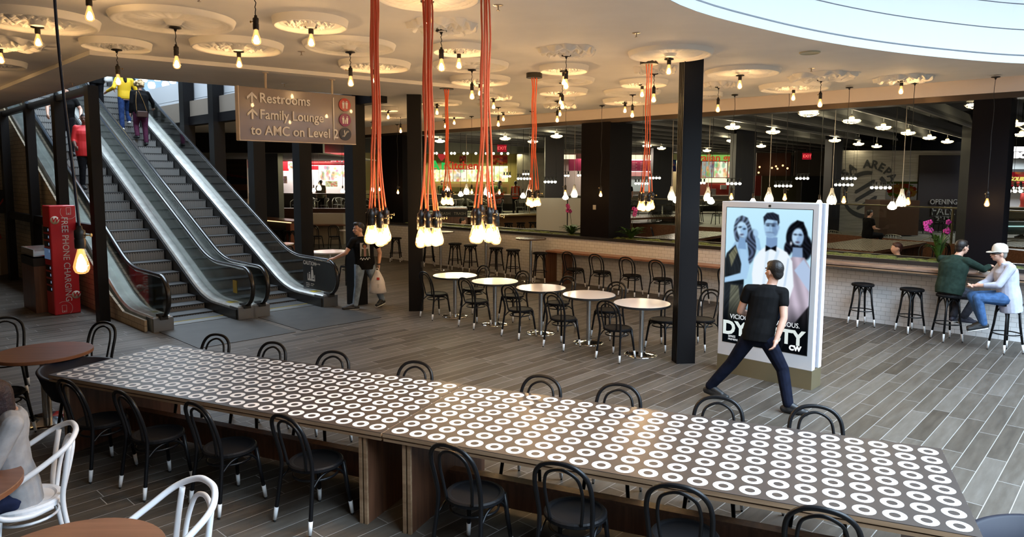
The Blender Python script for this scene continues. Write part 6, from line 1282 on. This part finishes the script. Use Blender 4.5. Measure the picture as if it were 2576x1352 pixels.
p = menu(t, 'food_picture', 2226, 2306, 453, 498, None, 0, 1, YC-.02, arepa); p.data.materials[0].node_tree.nodes['Emission'].inputs[1].default_value = .32
t = thing('opening_panel', 'tall black panel with grey opening notice lettering at right', 'sign panel')
slab(t, 'panel', 2306, 2412, 387, 598, mat('panel_brown_black', (.012,.007,.006), .5), YC-.1, .08); GLT = mat('notice_grey', (.30,.30,.29), .5)
for s_, y_, sz in (('OPENING', 504, .27), ('FALL', 527, .44), ('2017', 549, .30)): ftext(t, s_, 2370, y_, sz, GLT, YC-.13, .86 if s_ != 'FALL' else .95)
slab(t, 'rule', 2346, 2392, 539, 540, GLT, YC-.13, .02)
t = thing('light_panel', 'tall bluish lit panel edge between the plank wall and the right pillar', 'light panel'); slab(t, 'panel', 2441, 2453, 387, 500, emis('blue_white', (.50,.60,.85), .85), YC-.5, .06); slab(t, 'lower_panel', 2441, 2453, 500, 577, BLACK, YC-.5, .06)
t = thing('wood_podium', 'brown wooden booth block before the emblem wall', 'booth')
slab(t, 'body', 2212, 2312, 500, 588, mat('podium_wood', (.09,.045,.028), .5), 23.5, 1.0)
t = thing('gourmet_shop_front', 'bright shop front at the right edge with lit sign and red menu screens', 'shop front')
slab(t, 'lit_top', 2535, 2600, 365, 377, SIGNW, 24); slab(t, 'dark_band', 2535, 2600, 377, 394, mat('band_dark', (.03,.03,.04), .5), 24.1); ftext(t, 'BOUR', 2570, 387, .26, SIGNW, 23.9, 1.2, bold=.02); slab(t, 'pale_wall', 2530, 2600, 395, 425, mat('pale_teal', (.42,.46,.46), .5), 24.3); slab(t, 'dark_frame', 2528, 2600, 421, 470, BLACK, 24.1)
menu(t, 'menu_screen', 2530, 2600, 428, 464, (.5,.08,.12), 81, .9, 24.0); ftext(t, 'GOURMET', 2560, 446, .20, emis('script_yellow', (.9,.8,.2), .9), 23.9, .9, .3); ftext(t, 'GRILL', 2558, 453, .10, emis('script_red2', (.8,.1,.1), .9), 23.9, 1.2)
slab(t, 'white_wall', 2528, 2600, 470, 515, WSHOP, 24.4); slab(t, 'counter', 2520, 2600, 517, 545, mat('counter_olive', (.10,.085,.05), .5), 22.5, .6); slab(t, 'case', 2515, 2600, 553, 585, mat('case_dark', (.06,.08,.08), .3), 21.5, .4); slab(t, 'case_light', 2520, 2600, 563, 566, emis('teal_strip', (.45,.75,.75), 1.0), 21.4, .05)
area('gourmet_downlight', (XY(2590,23), 23.2, 3.6), (R(-15),0,0), 2, 160, (.9,.95,1), 'RECTANGLE', 1)
# --- tables and seats on both levels
GRID = NT('grid_laminate'); v = GRID.obj(); sp = GRID.n('ShaderNodeSeparateXYZ'); GRID.l(v, sp.inputs[0])
m_ = GRID.math('MAXIMUM', GRID.math('LESS_THAN', GRID.math('FRACT', GRID.math('DIVIDE', sp.outputs[0], .155)), .33), GRID.math('LESS_THAN', GRID.math('FRACT', GRID.math('DIVIDE', sp.outputs[1], .155)), .30))
GRID.l(GRID.mix(m_, (.60,.54,.44), (.05,.035,.025)), GRID.b.inputs['Base Color']); GRID.b.inputs['Roughness'].default_value = .25
def long_table(c, L, w, ang, lab, z=.75, base=0.0):
    t = thing('long_dining_table', lab, 'table', (c[0], c[1], base), R(ang))
    bm = bm_new(); box(bm, (0,0,z-.004), (L,w,.008)); obj('tabletop', bm, GRID.m, t); bm = bm_new(); box(bm, (0,0,z-.045), (L+.01,w+.01,.07)); obj('edge_band', bm, WALNUT, t)
    for q in (-1, 1): bm = bm_new(); box(bm, (q*(L/2-.15),0,(z-.08)/2), (.06,w-.1,z-.08)); obj('leg_panel', bm, WALNUT, t)
long_table((10.25,20.0), 4.0, 1.8, 42, 'long table with pale grid top beyond the bar counter, right of the poster stand')
long_table((6.0,23.1), 3.8, 1.5, 52, 'long table with pale grid top seen between the free column and poster stand')
long_table((5.8,30.0), 3.6, 1.5, 35, 'long table with pale grid top right of the pillar above the chairs', 1.0)
long_table((15.1,20.2), 2.6, 1.6, 40, 'long table with pale striped top at the right edge behind the white cap')
long_table((1.7,26.0), 2.2, 1.0, 30, 'long table with pale grid top left of the pillar, behind the fern')
t = thing('high_wood_table', 'high wooden bar table with stools beyond the planter, behind the middle clusters', 'table', (.1,29.6,0), R(32)); bm = bm_new(); box(bm, (0,0,1.06), (3.9,.7,.06)); obj('tabletop', bm, mat('oak_top', (.36,.25,.10), .4), t); bm = bm_new(); box(bm, (0,.2,.52), (3.7,.06,1.03)); obj('panel', bm, mat('oak_panel', (.24,.12,.05), .5), t); bm = bm_new(); box(bm, (1.86,0,.52), (.1,.6,1.03)); obj('end_panel', bm, WALNUT, t)
for i, (dx) in enumerate((-1.3,-.7,-.1,.5,1.1)):
    ST.put((.1+dx*.85+.35, 29.6+dx*.53-.55, 0), i, 'black bar stool at the high wooden table beyond the planter, %s from the left' % ordn(i), 'stools at the high wooden table')
t = thing('waste_station', 'brown waste station with two lettered bins beyond the tiled wall', 'waste station', (XY(1137,26.5),26.5,0), R(5)); bm = bm_new(); box(bm, (0,0,.72), (1.15,.6,1.44)); obj('body', bm, WALNUT, t); bm = bm_new(); box(bm, (0,-.005,1.29), (1.16,.61,.28)); obj('dark_band', bm, BLACK, t); bm = bm_new(); box(bm, (0,0,1.48), (1.1,.55,.06)); obj('tray_top', bm, STEEL, t)
for q in (-.29, .29): text_mesh('lettering', 'TRASH', .15, .004, mat('bin_letter', (.32,.28,.2), .5), t, (q,-.315,1.27), (PI/2,0,0))
LB = cafe_chair('black_dining_chair', BLACKW, False, True); LBP = Proto(LB)
def bistro():
    t = thing('bistro_armchair', '', 'chair'); m = mat('aluminium', (.55,.53,.47), .35, .6)
    bm = bm_new(); lathe(bm, [(0,.45),(.21,.45),(.22,.435),(0,.43)], 18); obj('seat', bm, mat('woven_grey', (.30,.29,.26), .6), t, fix=False)
    h = [(-.22,.20,.0),(-.24,.19,.45),(-.25,.15,.62),(-.25,0,.68),(-.22,-.16,.78)]; bm = bm_new(); tube(bm, spline(h+[(0,-.24,.82)]+[(-x,y,z) for x,y,z in h[::-1]], 3), .016, 6); obj('arm_loop', bm, m, t, fix=False)
    bm = bm_new()
    for x in (-.12,-.04,.04,.12): tube(bm, [(x,-.20,.45),(x,-.225,.80)], .010, 5)
    obj('backrest', bm, m, t, fix=False)
    for s_ in (-1, 1): bm = bm_new(); tube(bm, [(s_*.15,-.14,.44),(s_*.21,-.22,0)], .014, 6); obj('leg', bm, m, t, fix=False)
    return t
BI = Proto(bistro())
rr = random.Random(11)
silver = [(12.1,24.3,150),(12.9,23.9,210),(11.5,24.6,20),(12.6,22.9,40),(13.0,21.9,120)] 
for i, (x, y, a) in enumerate(silver): BI.put((x, y, 0), fdir(a), 'silver bistro armchair beside the long grid table right of the poster, %s from left' % ordn(i), 'silver armchairs right of the poster')
plat = [(-11.4,36.9),(-10.6,37.0),(-9.9,36.7),(-9.1,37.1),(-8.5,36.6),(-7.8,36.9),(-11.0,38.0),(-9.5,38.0),(-8.2,38.0),(-3.6,36.2),(-2.8,36.8),(-2.1,36.1),(-1.4,36.7),(-.7,35.6),(.4,35.2),(1.0,35.9),(-4.3,36.9),(-5.8,36.7)]
plat.sort(key=lambda q: q[0]/q[1])
for i, (x, y) in enumerate(plat): BI.put((x, y, .7), rr.uniform(0, 6.28), 'silver bistro armchair on the raised platform, %s from the left' % ordn(i), 'silver armchairs on the platform')
dark = [(3.4,32.6),(4.2,31.9),(5.0,31.4),(5.6,32.3),(6.3,30.9),(7.0,31.6),(7.5,30.3),(8.2,30.9),(8.6,29.2),(9.4,29.9),(9.8,28.3),(10.6,28.9),(10.9,27.3),(14.4,24.9),(15.0,24.4),(15.6,25.0),(13.9,25.3)]
dark.sort(key=lambda q: q[0]/q[1])
for i, (x, y) in enumerate(dark): LBP.put((x, y, .7), rr.uniform(0, 6.28), 'black bentwood chair on the raised platform, %s from the left' % ordn(i), 'black chairs on the platform')
low = [(9.3,22.3),(10.0,22.9),(8.4,21.4),(11.6,18.9),(10.9,18.3),(12.2,19.5),(7.4,22.3),(6.8,21.6),(5.2,24.6),(6.1,25.4),(4.2,29.2),(7.2,28.6),(3.6,27.4),(2.8,25.2),(2.2,24.8)]
low.sort(key=lambda q: q[0]/q[1])
for i, (x, y) in enumerate(low): LBP.put((x, y, 0), rr.uniform(0, 6.28), 'black bentwood chair among the long grid tables beyond the wall, %s from left' % ordn(i), 'black chairs beyond the tiled wall')
def small_table(loc, lab, r=.4, dark_=False):
    t = thing('small_round_table', lab, 'table', loc); bm = bm_new(); lathe(bm, [(0,.76),(r,.76),(r,.73),(0,.73)], 28, smooth=False); obj('tabletop', bm, mat('black_top', (.03,.025,.02), .25) if dark_ else mat('white_laminate', (.80,.74,.70), .12), t, fix=False); bm = bm_new(); lathe(bm, [(.035,.73),(.035,.03),(.24,.012),(.25,0)], 16); obj('post', bm, STEEL, t, fix=False)
for i, q in enumerate([(-10.6,37.4),(-8.8,37.6),(-3.0,37.4),(-1.0,37.2)]): small_table((*q,.7), 'small white round table on the raised platform, %s from the left' % ordn(i))
for i, q in enumerate([(4.7,32.2),(6.7,31.1),(8.1,30.2),(9.6,29.1)]): small_table((*q,.7), 'small black round table on the raised platform, %s from the left' % ordn(i), .4, True)
small_table((-4.6,17.5,0), 'white round table behind the walking man with the bag', .45); small_table((-6.56,19.5,0), 'white round table seen through the glass of the right escalator', .42); small_table((-5.6,24.6,0), 'white round table beyond the walking man, beside the pale block', .5)
for i, (x, y, a) in enumerate([(-5.35,17.6,0),(-4.1,18.2,230),(-4.0,17.0,130),(-6.3,20.3,250),(-7.2,19.4,20),(-7.2,25.6,80),(-6.5,25.5,95),(-5.0,25.2,200)]):
    LBP.put((x, y, 0), fdir(a), 'black bentwood chair in the area behind the walking man, %s listed from the front left' % ordn(i) if False else ['black bentwood chair left of the white table behind the walking man', 'black bentwood chair beyond the white table behind the walking man', 'black bentwood chair right of the white table behind the walking man', 'black bentwood chair beyond the table seen through the escalator glass', 'black bentwood chair left of the table seen through the escalator glass', 'black bentwood chair at the pale block, left of a pair', 'black bentwood chair at the pale block, right of a pair', 'black bentwood chair right of the far white round table'][i])
t = thing('dark_counter', 'dark bar counter with wooden top and light strip behind the right escalator', 'counter', (-8.5,25.5,0), R(-43)); bm = bm_new(); box(bm, (0,0,1.06), (3.0,.7,.06)); obj('worktop', bm, WALNUTX, t); bm = bm_new(); box(bm, (0,0,.52), (2.9,.5,1.03)); obj('front', bm, mat('counter_dark', (.05,.04,.035), .4), t); bm = bm_new(); box(bm, (0,-.36,1.03), (2.9,.01,.03)); obj('light_strip', bm, emis('warm_strip', (1,.7,.35), 1.6), t); bm = bm_new(); box(bm, (1.3,-.1,.5), (.3,.6,1.0)); obj('end_panel', bm, mat('cherry_panel', (.30,.10,.05), .5), t)
for i, (x, y) in enumerate([(-8.3,24.7),(-7.7,24.1)]): ST.put((x, y, 0), i, 'black bar stool at the dark counter behind the right escalator, %s from left' % ordn(i), 'stools at the dark counter')
t = thing('pale_block', 'low pale block with wooden counter top behind the walking man', 'counter', (-7.35,27.2,0), R(0)); bm = bm_new(); box(bm, (0,.3,.60), (1.5,.5,1.2)); obj('body', bm, mat('block_cream', (.40,.33,.25), .6), t); bm = bm_new(); box(bm, (.2,-.2,.78), (1.9,.5,.05)); obj('worktop', bm, WALNUTX, t)
bm = bm_new(); box(bm, (-9.2,34.2,.55), (5.5,.5,1.1)); tag(obj('planter_box', bm, WALNUTX), 'brown planter box along the platform at far left', 'planter')
fern('fern_plant', (-7.4,34.2,1.1), 30, .4, .3, 'dark fern in the brown planter box at far left', 21)
# --- people in the distance
def bgp(lab, X, Y, z0, ang, top, pants=BLKP, hair=HAIRB, skin=SKIN, J=STAND, **k): return person(lab, (X, Y, z0), R(ang-90), J, top, pants, SHOEB, hair, skin, vox=.022, **k)
VEST = mat('vest_orange', (.75,.10,.03), .6); GRN = mat('staff_green', (.10,.16,.03), .7)
m_v, hv, _ = bgp('person in orange reflective vest standing at the kitchen counter', .18, 36.9, .70, 80, VEST, fat=1.1, skin=SKIND, sleeve=.05)
bm = bm_new(); 
for x in (-.10, .10): box(bm, (x,-.15,1.22), (.05,.02,.42))
box(bm, (0,-.152,1.08), (.34,.02,.05)); obj('reflective_tape', bm, mat('tape_silver', (.7,.68,.6), .4), m_v)
m_v, hv, _ = bgp('person in orange reflective vest bending over a table below the standing one', -.75, 35.9, .45, 70, VEST, fat=1.1, skin=SKIND, J=dict(STAND, chest=(0,.12,1.22), neck=(0,.24,1.38), head=(0,.32,1.48), shL=(-.185,.2,1.34), shR=(.185,.2,1.34), elL=(-.22,.3,1.1), elR=(.22,.3,1.1), wrL=(-.2,.45,.95), wrR=(.2,.45,.95)))
bm = bm_new(); box(bm, (0,-.05,1.08), (.36,.03,.05)); obj('reflective_tape', bm, mat('tape_silver', (.7,.68,.6), .4), m_v)
bgp('kitchen worker in green shirt and black cap at the left of the counter', -3.95, 39.3, .70, -90, GRN); bgp('kitchen worker in green shirt behind the counter, left of a pair', -1.06, 39.3, .70, -80, GRN); bgp('kitchen worker in green with long black hair, right of a pair', -.66, 38.1, .70, -20, GRN, hairstyle='long')
bgp('person in purple t-shirt at the red menu counter', 5.98, 37.2, .70, 90, mat('purple_tee', (.05,.025,.12), .8), fat=1.15); bgp('person in black t-shirt just beyond the one in purple', 6.3, 38.0, .70, 100, TEE); bgp('person in black standing by the cream rack, right of the dark pillar', 8.35, 38.2, .70, -100, TEE)
bgp('person in tan shirt standing with back turned at the steak shop', -10.09, 36.9, .70, 95, mat('tan_shirt', (.22,.19,.13), .8), fat=1.15); bgp('steak shop worker in black behind the counter at left', -11.75, 39.3, .70, -90, TEE); bgp('steak shop worker in white behind the counter', -10.75, 39.4, .70, -90, SHOEW)
bgp('person in black hat seated on the platform before the steak shop', -10.75, 35.9, 1.17, 20, cl('maroon_shirt', (.08,.02,.03)), J=SIT)
bgp('person in black seated before the emblem wall at right', 11.7, 22.9, .72, 10, TEE, J=dict(SIT), fat=1.2); bgp('seated diner whose dark head shows over the sill, left', -1.65, 22.6, .42, 0, cl('grey_coat', (.22,.2,.17)), J=SIT); bgp('seated diner whose head shows over the moss beside the orchid', 7.75, 13.9, .46, 170, TEE, mat('trs', (.05,.05,.06), .8), mat('hair_red_brown', (.05,.015,.01), .5), J=SIT)
bgp('worker in red shirt at the right edge shop', XY(2578,22.9), 22.9, .70, 180, mat('red_tee', (.45,.04,.03), .7))
# --- left edge: glimpse of a shop, cone and sign
t = thing('traffic_cone', 'orange traffic cone with white bands at the far left', 'cone', (-13.85,18.6,.95)); bm = bm_new(); lathe(bm, [(.16,.0),(.11,.22),(.085,.34)], 16); lathe(bm, [(.06,.46),(.03,.6),(0,.6)], 16); obj('cone_body', bm, mat('cone_orange', (.75,.10,.03), .5), t, fix=False); bm = bm_new(); lathe(bm, [(.085,.34),(.06,.46)], 16); lathe(bm, [(.12,.18),(.105,.24)], 16); obj('white_band', bm, SHOEW, t, fix=False)
t = thing('pale_stand', 'pale low stand under the traffic cone at the left edge', 'stand', (-13.9,18.6,0)); bm = bm_new(); box(bm, (0,0,.47), (.7,.5,.94)); obj('body', bm, mat('block_cream', (.40,.33,.25), .6), t)
t = thing('dark_sign_board', 'dark board with a red letter at the left edge beyond the posts', 'sign board', (-13.7,18.3,1.75), R(20)); bm = bm_new(); box(bm, (0,0,.2), (.9,.05,.62)); obj('board', bm, mat('board_navy', (.012,.013,.02), .5), t); text_mesh('lettering', 'W', .42, .01, mat('letter_red', (.35,.03,.03), .5), t, (.1,-.035,.15), (PI/2,0,0), shear=.2)
t = thing('well_chandelier', 'cluster of small white lamps high over the escalators', 'lamp', (-11.9,23.6,5.75))
for i, (dx, dz) in enumerate(((-.35,0),(-.15,-.2),(0,.06),(.22,-.15),(.42,0))): bm = bm_new(); lathe(bm, [(0,.22),(.09,.2),(.12,.1),(.09,0),(0,0)], 12, (dx, .1*i, dz)); obj('lamp_shade', bm, emis('lamp_cool', (1,.97,.9), 4), t, fix=False)
bm = bm_new(); box(bm, (0,0,.34), (1.1,.05,.05)); tube(bm, [(0,0,.34),(0,0,3.2)], .012, 6); obj('frame', bm, BLACK, t)
